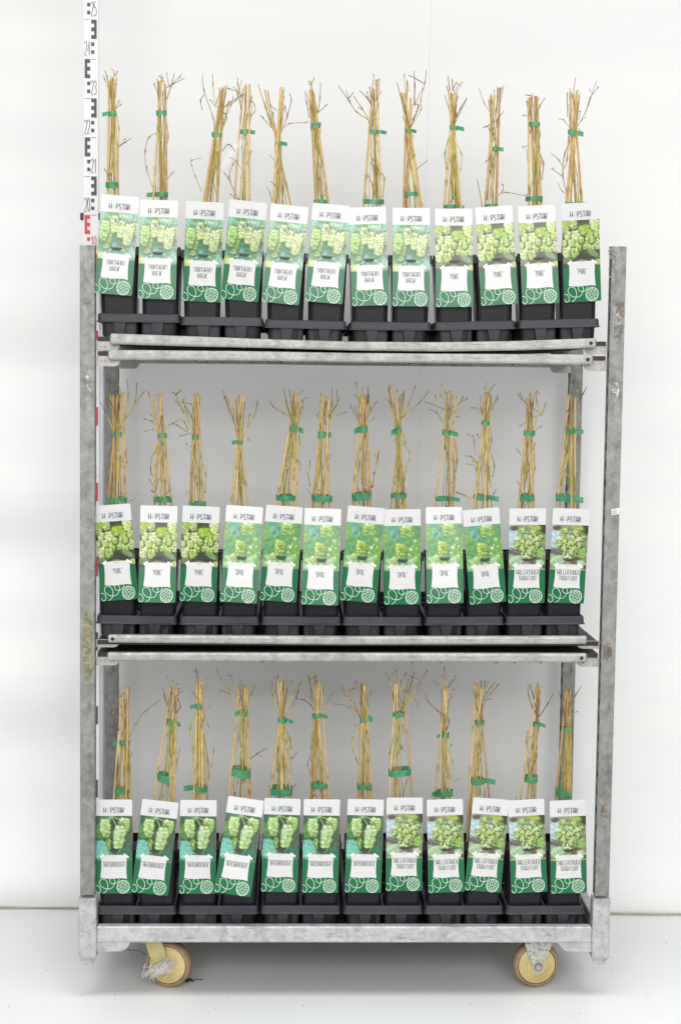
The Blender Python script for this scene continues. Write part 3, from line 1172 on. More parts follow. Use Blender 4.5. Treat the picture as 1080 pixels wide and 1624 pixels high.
def text(mb, s, x0, x1, ytop, ybot, w, y, mat=0, gap=0.42):
    n = len(s)
    wt = [0.28 if ch in "'" else (0.45 if ch == 'I' else 1.0) for ch in s]
    tot = sum(wt) + gap * (n - 1)
    u = (x1 - x0) / tot
    x = x0
    for ch, k in zip(s, wt):
        if ch in G:
            for st_ in G[ch]:
                mb.ribbon2([(mmx(x + p[0] * u * k), mmz(ybot + (ytop - ybot) * p[1])) for p in st_], w, y, mat)
        x += u * (k + gap)


NAMES = {'nb': [("'NORTHERN", 24, 68, 159, 170), ("BREW'", 34, 58, 174, 185)], 'pu': [("'PURE'", 35, 59, 161, 174)], 'op': [("'OPAL'", 33, 59, 160, 173.5)],
         'he': [("'HERSBRUCKER'", 19, 75, 160, 173)], 'ha': [("'HALLERTAUER", 17, 76, 156.5, 169), ("TRADITION'", 25, 72, 172.5, 184)]}


def letter_mesh(kind):
    mb = MB()
    y = -0.00085
    text(mb, 'H', 21, 26.4, 20.5, 33.5, 0.0016, y)
    text(mb, 'PSTAR', 38.5, 71.5, 20.5, 34, 0.0016, y, 0, 0.42)
    # the pale cone that stands for the O
    for row in range(3):
        for k in (-1, 0, 1):
            cx, cy = 32.2 + k * 1.9, 23.5 + row * 3.6 + abs(k) * .6
            mb.ribbon2([(mmx(cx - .9), mmz(cy - 1.2)), (mmx(cx), mmz(cy + 1.5)), (mmx(cx + .9), mmz(cy - 1.2))], 0.0007, y, 1)
    for k in range(26):
        x = 33 + 33 * k / 26
        mb.ribbon2([(mmx(x), mmz(38.3)), (mmx(x + .7), mmz(38.3))], 0.0006, y, 2)
    return mb.mesh('brand_lettering', [M_INK, M_ICON, M_INKL])


def name_mesh(kind):
    mb = MB()
    for (s, x0, x1, a, b) in NAMES[kind]:
        text(mb, s, x0, x1, a, b, 0.00108, -0.00085, 0, 0.42)
    return mb.mesh('name_lettering', [M_INK])


def slot_mesh():
    mb = MB()
    o = [(mmx(x), mmz(y)) for x, y in ((33, 128.2), (59, 128.2), (58.5, 131), (54, 134), (38, 134), (34, 131.2))]
    mb.loft([[(x, -0.0022, z) for x, z in o][::-1], [(x, -0.0003, z) for x, z in o][::-1]])
    return mb.mesh('hanging_tab', [M_SLOT])


# printed photographs: painted into a fine grid of vertex colours
NX, NY = 72, 88
UU, VV = np.meshgrid((np.arange(NX) + .5) / NX, (np.arange(NY) + .5) / NY)
ASP = 115.0 / LW / 1000.0  # height / width of the picture


def vnoise(seed, nx, ny):
    g = np.random.default_rng(seed).random((ny + 2, nx + 2))
    x, y = UU * nx, VV * ny
    i, j = x.astype(int), y.astype(int)
    fx, fy = x - i, y - j
    fx, fy = fx * fx * (3 - 2 * fx), fy * fy * (3 - 2 * fy)
    return (g[j, i] * (1 - fx) + g[j, i + 1] * fx) * (1 - fy) + (g[j + 1, i] * (1 - fx) + g[j + 1, i + 1] * fx) * fy


class Paint:
    def __init__(s, c0, c1, seed=1, n=(5, 6)):
        t = vnoise(seed, *n)[..., None]
        s.a = np.array(c0, float) * (1 - t) + np.array(c1, float) * t

    def put(s, m, col):
        m = np.clip(m, 0, 1)[..., None]
        s.a = s.a * (1 - m) + np.asarray(col, float) * m

    def local(s, cx, cy, ang):
        dx, dy = UU - cx, (VV - cy) * ASP
        c, q = math.cos(R(ang)), math.sin(R(ang))
        return dx * c + dy * q, -dx * q + dy * c

    def blob(s, cx, cy, rx, ry, col, ang=0, soft=0.3):
        x, y = s.local(cx, cy, ang)
        d = np.sqrt((x / rx) ** 2 + (y / ry) ** 2)
        s.put((1 + soft / 2 - d) / soft, col)

    def line(s, x0, y0, x1, y1, w, col):
        ax, ay, bx, by = x0, y0 * ASP, x1, y1 * ASP
        px, py = UU - ax, VV * ASP - ay
        L = (bx - ax) ** 2 + (by - ay) ** 2
        t = np.clip((px * (bx - ax) + py * (by - ay)) / L, 0, 1)
        d = np.hypot(px - t * (bx - ax), py - t * (by - ay))
        s.put((w - d) / (w * .5), col)

    def cone(s, cx, cy, rx, ry, base, ang=0, scales=6, dark=0.55, hi=1.12, soft=0.22):
        """a hop cone: rows of overlapping bracts, each with a shaded rim"""
        s.k = getattr(s, 'k', 0) + 1
        r = random.Random(s.k * 31 + 7)
        b = np.array(base, float)
        deep = b * (.74, .80, .62)
        if getattr(s, 'shadow', True):
            s.blob(cx + .012, cy + .016, rx * 1.22, ry * 1.16, b * (.26, .38, .28), ang, .55)
        s.blob(cx, cy, rx * .9, ry * .95, b * .92, ang, .3)
        c_, q_ = math.cos(R(ang)), math.sin(R(ang))
        n = max(3, int(scales))
        for i in range(n - 1, -1, -1):
            v = -0.80 + 1.62 * i / (n - 1)
            w = math.sqrt(max(.06, 1 - v * v)) * (1.0 - 0.12 * v)
            m = 2 + (i % 2) if rx > .08 else 1 + (i % 2)
            for k in range(m):
                u = 0 if m == 1 else w * (-.62 + 1.24 * k / (m - 1)) + r.uniform(-.10, .10)
                vv = v + r.uniform(-.07, .07)
                px, py = u * rx, vv * ry
                x, y = cx + px * c_ - py * q_, cy + (px * q_ + py * c_) / ASP
                prx, pry = rx * (.52 if m > 1 else .74) * r.uniform(.85, 1.1), ry * 1.25 / n * r.uniform(.95, 1.2)
                a2 = ang + u * -26 + r.uniform(-10, 10)
                s.blob(x + .004, y + .010, prx * 1.10, pry * 1.16, deep * (.75 + .5 * r.random()), a2, .5)
                lit = r.uniform(.92, 1.10) * (1.08 - .12 * u - .10 * vv)
                s.blob(x, y, prx * .92, pry * .92, np.clip(b * lit, 0, 255), a2, .55)
                s.blob(x - .15 * prx, y - .25 * pry, prx * .42, pry * .40, np.clip(b * lit * 1.10 + 22, 0, 252), a2, .9)

    def mesh(s, name):
        a = lin(np.clip(s.a, 0, 255)) * np.array((0.68, 0.72, 0.67))
        vs, fs, cs = [], [], []
        for j in range(NY):
            for i in range(NX):
                vs.append((mmx(0.1 + 92.3 * i / (NX - 1)), -0.0002, mmz(42 + 115 * j / (NY - 1))))
        fs = [(j * NX + i, (j + 1) * NX + i, (j + 1) * NX + i + 1, j * NX + i + 1) for j in range(NY - 1) for i in range(NX - 1)]
        mb = MB()
        mb.add(vs, fs, 0, [tuple(c) for c in a.reshape(-1, 3)])
        return mb.mesh(name, [M_PHOTO])


def photo(kind):
    r = random.Random({'nb': 3, 'pu': 5, 'op': 7, 'he': 9, 'ha': 11}[kind])
    if kind == 'nb':
        p = Paint((84, 152, 104), (138, 196, 152), 3)
        p.blob(.10, .10, .30, .16, (150, 200, 176), 20, .8); p.blob(.80, .12, .30, .14, (160, 206, 184), -20, .8)
        p.blob(.42, .03, .22, .09, (96, 168, 84), 0, .6); p.blob(.62, .07, .14, .06, (196, 224, 190), 0, .6)
        p.blob(.92, .62, .18, .30, (128, 160, 140), 0, .9); p.blob(.45, .55, .28, .20, (62, 138, 98), 0, .8); p.blob(.40, .74, .26, .16, (86, 142, 116), 0, .8)
        p.blob(.38, .68, .12, .07, (130, 176, 176), 15, .8)
        p.cone(.24, .58, .10, .24, (160, 200, 118), 8, 7); p.cone(.15, .40, .105, .28, (184, 214, 134), 6, 8, .58, 1.12)
        p.cone(.93, .32, .09, .17, (206, 222, 158), 0, 6); p.cone(.40, .24, .092, .225, (226, 234, 168), -2, 8, .52, 1.15); p.cone(.575, .34, .086, .225, (228, 236, 172), 4, 8, .52, 1.15)
        p.cone(.775, .43, .122, .29, (234, 236, 188), 8, 10, .52, 1.15)
        for k in range(16):
            x = r.uniform(.30, .95)
            p.line(x, r.uniform(.02, .16), x + r.uniform(-.12, .12), r.uniform(.16, .26), .010, r.choice([(90, 140, 70), (210, 230, 200), (60, 110, 60)]))
        for k in range(26):
            x = r.uniform(0, 1); y = r.uniform(.74, .95)
            p.line(x, y, x + r.uniform(-.2, .2), y + r.uniform(-.06, .10), .014, r.choice([(210, 228, 150), (196, 224, 196), (120, 170, 110), (226, 236, 190), (150, 190, 190)]))
        p.blob(.08, .92, .14, .10, (214, 222, 140), 0, .7); p.blob(.94, .86, .12, .12, (176, 208, 196), 0, .7)
    elif kind == 'pu':
        p = Paint((50, 54, 32), (92, 104, 56), 5, (8, 8))
        p.blob(.5, .80, .42, .12, (62, 58, 50), 0, .7)
        spots = [(.10, .12, .13), (.30, .08, .12), (.86, .10, .14), (.16, .32, .12), (.38, .33, .15), (.70, .30, .12), (.94, .30, .11), (.24, .48, .11), (.55, .22, .11), (.62, .50, .14), (.90, .52, .13), (.42, .55, .10),
                 (.12, .66, .14), (.32, .68, .12), (.05, .47, .08), (.78, .42, .09), (.50, .42, .09), (.76, .62, .10)]
        for x, y, q in spots:
            p.blob(x + .01, y + .02, q * 1.1, q * 1.15, (64, 76, 34), 0, .5)
            c = r.choice([(190, 206, 122), (200, 212, 140), (176, 196, 102), (208, 218, 156)])
            p.cone(x, y, q * .80, q * .92, tuple(min(255, v * 1.10) for v in c), r.uniform(-15, 15), 5, .40, 1.15, .35)
            for k in range(4):
                p.blob(x + r.uniform(-.6, .6) * q, y + r.uniform(-.6, .6) * q, .018, .015, (226, 232, 190), 0, .8)
        p.blob(.58, .17, .17, .07, (176, 210, 62), -12, .4); p.blob(.70, .25, .14, .06, (168, 204, 66), 14, .4); p.blob(.12, .06, .16, .07, (168, 200, 84), 0, .5)
        p.blob(.06, .25, .08, .05, (150, 168, 140), 40, .6)
        p.blob(.82, .72, .18, .07, (128, 158, 112), 30, .6); p.blob(.12, .84, .16, .08, (122, 142, 96), -10, .6); p.blob(.5, .88, .16, .06, (140, 150, 70), 0, .6)
        p.blob(.94, .90, .10, .08, (206, 216, 120), 0, .5); p.blob(.10, .96, .14, .06, (70, 72, 58), 0, .6)
    elif kind == 'op':
        p = Paint((96, 158, 96), (140, 190, 124), 7, (4, 5)); p.shadow = False
        p.blob(.06, .3, .18, .4, (142, 188, 98), 0, .9); p.blob(.35, .08, .28, .14, (116, 184, 154), 10, .6); p.blob(.28, .22, .16, .12, (134, 192, 172), 40, .6)
        p.blob(.9, .12, .20, .14, (112, 168, 118), 0, .9); p.blob(.9, .62, .26, .34, (132, 186, 92), 0, .9); p.blob(.16, .6, .14, .3, (108, 176, 118), 0, .9)
        p.line(.22, .28, .52, .02, .010, (66, 112, 70)); p.line(.42, .30, .36, .44, .010, (80, 116, 62))
        p.cone(.62, .17, .17, .20, (176, 206, 126), 0, 6, .62, 1.1, .5); p.blob(.55, .30, .24, .045, (98, 176, 136), -4, .35)
        p.cone(.45, .58, .125, .23, (178, 200, 108), -4, 6, .6, 1.12, .5)
        for x, y, q in ((.84, .34, .045), (.72, .52, .05), (.68, .64, .04), (.78, .46, .03), (.88, .50, .03)):
            p.blob(x, y, q, q * .9, (216, 230, 196), 0, .6)
        p.blob(.50, .76, .18, .07, (64, 104, 66), 0, .7); p.cone(.26, .80, .14, .12, (190, 212, 132), -30, 4, .72); p.blob(.72, .80, .10, .10, (190, 216, 186), 0, .7)
        for k in range(10):
            p.blob(r.random(), r.uniform(.7, 1), .09, .05, r.choice([(156, 200, 150), (120, 178, 120), (190, 216, 160)]), r.uniform(-40, 40), .7)
        p.blob(.5, .97, .5, .05, (140, 190, 140), 0, .8)
    elif kind == 'he':
        p = Paint((34, 70, 46), (66, 106, 72), 9, (4, 5))
        p.blob(.85, .10, .25, .25, (96, 104, 76), 0, .9); p.blob(.12, .36, .16, .20, (96, 150, 74), 0, .7); p.blob(.30, .06, .16, .07, (106, 170, 146), 0, .6)
        p.blob(.95, .55, .18, .30, (84, 104, 84), 0, .8); p.blob(.78, .82, .26, .16, (56, 122, 96), 20, .5); p.blob(.5, .72, .22, .06, (44, 58, 44), 0, .6)
        for k in range(26):
            a = 2 * math.pi * k / 26
            p.blob(.13 + .25 * math.cos(a), .76 + .20 * math.sin(a), .028, .026, (126, 204, 190), 0, .4)
        p.blob(.13, .76, .26, .25, (126, 204, 190), 0, .15)
        for k in range(6):
            p.line(.02, .92, .34, .62 + .06 * k, .006, (160, 220, 208))
        p.line(.40, .04, .46, .02, .016, (206, 214, 150)); p.line(.45, .04, .58, .24, .014, (196, 208, 120)); p.line(.48, .03, .70, .10, .012, (200, 210, 130)); p.line(.40, .04, .26, .12, .012, (180, 200, 120))
        p.cone(.36, .60, .045, .22, (160, 192, 84), -8, 4); p.cone(.27, .27, .125, .26, (196, 224, 148), -4, 8, .48, 1.18)
        p.cone(.77, .22, .14, .22, (192, 224, 142), 14, 7, .48, 1.18); p.cone(.64, .47, .145, .32, (204, 230, 166), 6, 9, .46, 1.18)
        p.blob(.58, .40, .06, .12, (206, 226, 190), 0, .8); p.blob(.24, .26, .05, .08, (196, 222, 170), 0, .8)
        p.line(.72, .70, .60, .84, .012, (150, 196, 90)); p.line(.36, .78, .46, .88, .016, (150, 190, 90))
        p.blob(.5, .97, .5, .05, (110, 176, 150), 0, .8)
    else:
        p = Paint((134, 142, 110), (170, 180, 140), 11, (5, 6))
        p.blob(.06, .30, .20, .42, (198, 220, 240), 0, .6); p.blob(.45, .20, .10, .08, (196, 220, 232), 0, .6); p.blob(.52, .46, .10, .07, (186, 214, 226), 0, .6)
        p.blob(.14, .08, .12, .07, (108, 94, 66), 0, .6); p.blob(.92, .1, .14, .14, (52, 66, 36), 0, .4)
        p.blob(.14, .60, .26, .07, (142, 136, 130), 12, .4)
        for k in range(5):
            p.line(0, .50 + .035 * k, .60, .64 + .035 * k, .011, r.choice([(92, 80, 70), (70, 60, 52), (128, 116, 106)]))
        p.blob(.52, .74, .32, .08, (86, 78, 62), 0, .6)
        for k in range(14):
            p.blob(r.uniform(.25, .95), r.uniform(.08, .66), r.uniform(.05, .10), r.uniform(.04, .07), r.choice([(206, 226, 232), (90, 120, 52), (120, 150, 74)]), r.uniform(-60, 60), .6)
        for k in range(62):
            a = r.uniform(0, 6.28); q = math.sqrt(r.random())
            x, y = .60 + .40 * q * math.cos(a), .37 + .36 * q * math.sin(a)
            if x < .14 or (x > .80 and y < .20): continue
            rr = r.uniform(.042, .068)
            p.cone(x, y, rr, rr * 1.05, r.choice([(214, 228, 156), (224, 234, 176), (200, 220, 136), (230, 238, 196), (184, 212, 118)]), r.uniform(-40, 40), 4, .55, 1.16, .5)
            for m in range(2):
                p.blob(x + r.uniform(-.5, .5) * rr, y + r.uniform(-.5, .3) * rr, .016, .013, (232, 240, 204), 0, .8)
        for k in range(12):
            x, y = r.uniform(.3, .95), r.uniform(.1, .7)
            p.line(x, y, x + r.uniform(-.08, .08), y + r.uniform(-.07, .07), .007, r.choice([(84, 104, 48), (210, 224, 160)]))
        p.blob(.70, .06, .16, .07, (180, 190, 84), 10, .5)
        p.line(.80, .05, .68, .30, .010, (186, 200, 110)); p.blob(.85, .62, .10, .12, (150, 196, 86), 0, .5)
        p.blob(.22, .78, .24, .13, (196, 220, 186), -14, .3)
        for k in range(6):
            p.line(.04, .84, .40, .68 + .035 * k, .006, (160, 198, 150))
        p.blob(.84, .86, .13, .11, (206, 226, 196), 20, .4); p.blob(.66, .84, .08, .06, (120, 110, 80), 0, .5); p.blob(.97, .92, .06, .06, (104, 84, 46), 0, .5)
        p.blob(.5, .985, .5, .035, (206, 214, 130), 0, .8)
    g_ = np.random.default_rng(1)
    p.a = p.a * (1 + 0.26 * (vnoise(91, 22, 27) - .5) + 0.18 * (vnoise(92, 40, 50) - .5))[..., None] + g_.normal(0, 5, (NY, NX, 1))
    return p.mesh('photo_print')


KINDS = ('nb', 'pu', 'op', 'he', 'ha')
SLAB, BAND, ART, SLOT = label_slab(), band_mesh(), art_mesh(), slot_mesh()
CARD = {k: card_mesh(k != 'nb') for k in KINDS}
BRAND = letter_mesh('nb')
NAMEL = {k: name_mesh(k) for k in KINDS}
PHOTO = {k: photo(k) for k in KINDS}

# corners of every label in the photograph (TL, TR, BR, BL)
LABELS = [
 [('nb', 161.5,309.3, 221.3,313.9, 209.6,468.1, 151.9,463), ('nb', 223.1,319.5, 282,320, 279.1,472.3, 220.4,471.3), ('nb', 296.4,320.8, 355.5,324.2, 348.6,479.2, 291.4,475),
  ('nb', 365.7,319.4, 423.5,324, 408.3,477.8, 351.9,472.2), ('nb', 431.5,325, 488,329.6, 473.1,482.4, 416.7,476.9), ('nb', 497.2,324.1, 553.7,328.7, 541.7,480.6, 484.8,475),
  ('nb', 552,331, 612,329.6, 616.3,481.5, 559.3,484.3), ('nb', 623.1,331.5, 681.5,331, 679.6,483.9, 623.1,484.6), ('pu', 690.2,332, 748.5,332.4, 748.1,485.2, 691.7,485.7),
  ('pu', 752.9,330.6, 812.5,326.9, 819.1,479.6, 763.9,484.6), ('pu', 821.3,327.8, 879.6,325.9, 884.6,478.7, 828.7,482.4), ('pu', 888.5,325.9, 946.3,319.4, 952,475.4, 896.3,481.3)],
 [('pu', 150.2,805.2, 207,801.1, 218.1,947.4, 162,950.2), ('pu', 223.7,803, 281.1,803.5, 279.3,953, 221.3,952), ('pu', 291.3,803.9, 348.3,805.6, 342.8,952.2, 285.6,951.4),
  ('op', 359.8,802, 416.9,806.3, 406.7,953.9, 350.9,950.7), ('op', 422.8,802.6, 479.8,806.3, 468.7,953.3, 413.1,949.6), ('op', 483.9,807, 540.4,809.1, 535.4,956.7, 478.3,954.8),
  ('op', 552.4,803, 608.9,808.1, 596.1,954.3, 540,949.6), ('op', 609.4,808.9, 665.9,809.1, 666.3,956.7, 610,957.2), ('op', 675.7,805.4, 732.6,805.7, 732.2,953.3, 676.1,953.5),
  ('op', 734.1,812.6, 789.1,806.7, 801.3,951.1, 746.1,956.1), ('ha', 807.2,808, 864.1,808, 862.4,954.3, 806.3,954.4), ('ha', 876.1,808, 932.6,808, 925.4,955.4, 868.7,953.9)],
 [('he', 153,1269.4, 208.9,1268.9, 209.8,1414.6, 153,1416.1), ('he', 227,1268.9, 282.6,1275.4, 265.9,1417, 210.7,1413.3), ('he', 287.2,1270.7, 343.1,1271.3, 341.3,1414.6, 285.7,1414.6),
  ('he', 363.5,1261.9, 418.3,1268.9, 396.5,1417, 342.2,1410), ('he', 420.6,1265.7, 476.1,1268.3, 471.5,1413.7, 414.6,1413), ('he', 482.6,1270.2, 538.5,1270.2, 535.4,1412.4, 479.8,1413),
  ('he', 552.6,1268, 607.8,1270.7, 603.1,1413.9, 547.6,1412.4), ('ha', 613.7,1266.1, 669.6,1266.5, 668,1411.5, 612.4,1410.6), ('ha', 677.2,1268.5, 733.1,1268, 735.6,1413.9, 679.8,1414.3),
  ('ha', 751.7,1264.3, 805.4,1269.3, 792.4,1415.2, 737.2,1410.2), ('ha', 805.9,1269.8, 861.5,1267.4, 866.9,1414.3, 810.9,1414.6), ('ha', 872,1270.7, 927.6,1269.3, 929.8,1414.6, 873.3,1415.2)]]
# how far each label leans back (degrees); the ones leaning back catch the sheen of the lights
LEAN = [[3, 3, -5, -5, 3, 3, 3, 3, 3, 2, 2, -5], [-3, 7, -3, 7, -2, 7, -3, -2, 7, -3, -3, -3], [1, 1, 1, 11, 1, 1, 1, 1, 1, 1, 1, 1]]
PEN = {(0, 0): ('2', 84, 226), (0, 8): ('3', 57, 232), (1, 3): ('3', 57, 233), (2, 0): ('7', 50, 232), (2, 7): ('7', 42, 228)}


def make_label(r, i, root):
    kind, *c = LABELS[r][i]
    Y = YT[r] - 0.0035
    TL, TR, BR, BL = [at(c[2 * k], c[2 * k + 1], Y) for k in range(4)]
    ctr = (TL + TR + BR + BL) / 4
    up = (TL + TR - BL - BR) / 2
    ang = math.atan2(up.x, up.z)
    lean = LEAN[r][i]
    o = link('plant_label', SLAB, root)
    o.location = ctr - root.location
    o.location.y -= abs(math.sin(R(lean))) * LH * 0.30
    o.rotation_euler = (Matrix.Rotation(R(-lean), 3, 'X') @ Matrix.Rotation(ang, 3, 'Y')).to_euler()
    link('photo_print', PHOTO[kind], o)
    link('colour_band', BAND, o)
    link('name_card', CARD[kind], o)
    link('brand_lettering', BRAND, o)
    link('name_lettering', NAMEL[kind], o)
    link('line_drawing', ART, o)
    link('hanging_tab', SLOT, o)
    if (r, i) in PEN:
        ch, x, y = PEN[(r, i)]
        mb = MB()
        digit(mb, ch, mmx(x), mmz(y + 6), 0.0035, 0.0062, -0.0009, 0.0011)
        mb.build('pen_mark', M_PEN, o)
    return o
# ---------------------------------------------------------------- the plants
# canes: foot x's (at the label's top edge, height yb) and tip (x, y); tapes: x0, x1, y0, y1, tail side, slope; all read off the photograph
PL = [
 [ # top row
  dict(yb=318, c=[(172, 174, 128), (184, 178, 122), (188, 181, 125)], u=(163, 185, 176, 184, 'L', -2), l=(168, 188, 288, 299, '', 0)),
  dict(yb=318, c=[(244, 256, 127), (256, 252, 129), (265, 262, 133)], u=(248, 265, 175, 183, '', 0), l=(233, 267, 304, 313, 'L', 0)),
  dict(yb=321, c=[(323, 352, 141), (328, 357, 137), (345, 356, 139)], u=(336, 352, 210, 217.5, '', 1), l=None),
  dict(yb=318, c=[(373, 386, 140), (389, 390, 135), (397, 396, 134)], u=(381, 405, 205, 213, 'R', 0), l=None),
  dict(yb=325, c=[(434, 446, 138), (438, 448, 143), (461, 420, 142)], u=(437, 455.5, 224, 231.5, 'R', 0), l=None),
  dict(yb=324, c=[(500, 491, 143), (503, 494, 142), (520, 497, 148)], u=(492.6, 509, 194.5, 203.7, '', -3), l=(497.6, 521, 316, 323, '', -1)),
  dict(yb=328, c=[(576, 591, 140), (598, 593, 142), (604, 598, 126)], u=(586.5, 613, 205.6, 213, 'R', 0), l=(575, 609, 316, 323.5, '', 0)),
  dict(yb=330, c=[(640, 645, 143), (643, 651, 156), (664, 637, 146), (667, 641, 148)], u=(642, 660, 204, 211, 'R', 0), l=(639, 664, 304, 311, '', 0)),
  dict(yb=331, c=[(705, 719, 150), (709, 724, 148), (726, 711, 145), (730, 714, 148)], u=(712.5, 735.6, 199, 207, 'R', 2), l=(703.6, 735.6, 324, 331.6, 'R', 0)),
  dict(yb=328, c=[(770, 783, 151), (782, 778, 151), (787, 792, 139)], u=(779, 797.5, 232, 240, 'R', 0), l=(768, 789, 323, 330, '', -2)),
  dict(yb=327, c=[(837, 838, 155), (845, 841, 154), (851, 848, 152), (857, 851, 153)], u=(838, 856, 193, 201, '', 0), l=(833, 860, 311, 319, '', -1)),
  dict(yb=322, c=[(897, 914, 144), (901, 916, 150), (914, 903, 147), (922, 908, 149)], u=(900, 924, 206, 215.5, 'R', 2), l=(895, 936, 320, 327, 'R', -2))],
 [ # middle row
  dict(yb=802, c=[(172, 187, 625), (181, 180, 627), (187, 194, 622), (199, 197, 621)], u=(180, 194, 684, 693.5, '', 0), l=(167.6, 202, 788, 796, '', 0)),
  dict(yb=802, c=[(244, 257, 624), (262, 245, 627), (272, 254, 625)], u=(250, 265, 687, 695, '', 0), l=(244, 273, 788, 796, '', 0)),
  dict(yb=803, c=[(302, 310, 626), (306, 313, 623), (324, 314, 624)], u=(304.6, 317.6, 689, 697, '', 0), l=(300, 327, 795, 803.7, '', 0)),
  dict(yb=803, c=[(370, 383, 625), (373, 387, 626), (393, 372, 625)], u=(368, 385.6, 697, 704.6, 'L', 0), l=None),
  dict(yb=803, c=[(438, 468, 625), (466, 470, 623), (469, 474, 625)], u=(458, 481, 675, 686, 'R', 3), l=(437.6, 470, 784, 793.5, '', 1)),
  dict(yb=806, c=[(495, 513, 625), (498, 515, 628), (513, 521, 630), (524, 520, 626)], u=(504, 525, 684, 694.4, 'R', -2), l=(494, 527, 784, 795, '', 3)),
  dict(yb=805, c=[(561, 573, 625), (576, 575, 626), (588, 579, 626)], u=(561.5, 583, 675, 687, 'L', -3), l=(558, 589.6, 780, 792.6, '', -3)),
  dict(yb=808, c=[(620, 641, 620), (640, 619, 612), (644, 629, 624)], u=(620, 637, 678, 689, 'L', -3), l=(619.4, 645, 782, 789, '', 0)),
  dict(yb=804, c=[(691, 711, 620), (714, 709, 622), (720, 721, 623)], u=(701, 726, 682, 691, 'R', 2), l=(690, 729, 787, 794.5, 'R', 0)),
  dict(yb=808, c=[(750, 770, 622), (767, 774, 622), (775, 776, 623)], u=(763, 776, 667, 674, '', 0), l=(750.6, 790, 784, 793.5, 'R', 2)),
  dict(yb=807, c=[(822, 840, 624), (841, 842, 626), (846, 841, 632)], u=(830, 848, 683, 690.6, '', 0), l=(822, 847, 783, 794.5, '', -1)),
  dict(yb=807, c=[(882, 902, 625), (904, 905, 629), (912, 911, 631)], u=(896, 924, 679, 687, 'R', 0), l=(881, 924, 784, 796, 'R', 3))],
 [ # bottom row
  dict(yb=1268, c=[(182, 194, 1098), (187, 196, 1100), (200, 203, 1089), (207, 202, 1092)], u=(180.5, 205.6, 1174, 1182, 'L', 0), l=(180.6, 205, 1248, 1259, 'r', 2)),
  dict(yb=1270, c=[(243, 271, 1090), (272, 276, 1092), (276, 280, 1090)], u=(265, 287, 1141.5, 1151, 'R', 2), l=(249, 273, 1226, 1239.6, '', 6)),
  dict(yb=1270, c=[(307, 313, 1081), (317, 317, 1079), (323, 320, 1080), (329, 315, 1082)], u=(302, 322, 1115.6, 1124, 'L', 1), l=(292, 330, 1244, 1255, 'L', 3)),
  dict(yb=1265, c=[(363, 380, 1088), (394, 388, 1089), (398, 391, 1090)], u=(372.6, 393.5, 1126, 1134.4, 'L', 0), l=(367, 398, 1217, 1231, '', 3)),
  dict(yb=1266, c=[(428, 453, 1080), (447, 446, 1081), (463, 441, 1080)], u=(440.6, 465, 1138.7, 1146, 'R', 1), l=(427, 464, 1247, 1259, '', 1)),
  dict(yb=1269, c=[(494, 503, 1082), (497, 506, 1080), (517, 500, 1083), (521, 509, 1085)], u=(495, 519.4, 1132, 1138.7, 'R', -1), l=(494, 520, 1240, 1250, 'r', 2)),
  dict(yb=1268, c=[(567, 574, 1085), (570, 577, 1084), (585, 573, 1088), (589, 579, 1087)], u=(571, 591, 1134, 1145, 'R', -3), l=(566, 590, 1242, 1251, '', 1)),
  dict(yb=1265, c=[(616, 627, 1083), (624, 630, 1083), (655, 640, 1094)], u=(622.4, 642, 1128.5, 1136, '', 0), l=(616, 652, 1218, 1229, '', -3)),
  dict(yb=1268, c=[(690, 705, 1090), (702, 709, 1088), (714, 705, 1092)], u=(692, 712, 1162, 1169.6, 'L', -1), l=(684, 718, 1253, 1262, 'l', -2)),
  dict(yb=1265, c=[(744, 754, 1084), (748, 763, 1086), (775, 757, 1085)], u=(752.6, 768, 1142.5, 1149.6, '', 0), l=(745, 785, 1233, 1243, 'R', 0)),
  dict(yb=1268, c=[(826, 850, 1092), (836, 857, 1090), (850, 854, 1084)], u=(844.7, 864, 1145.6, 1152.7, 'R', 0), l=(831, 852, 1229, 1240, '', -1)),
  dict(yb=1270, c=[(882, 897, 1093), (899, 900, 1092), (905, 903, 1094)], u=(893, 908, 1152, 1159, '', 1), l=(880, 906, 1252, 1263, '', 6))]]

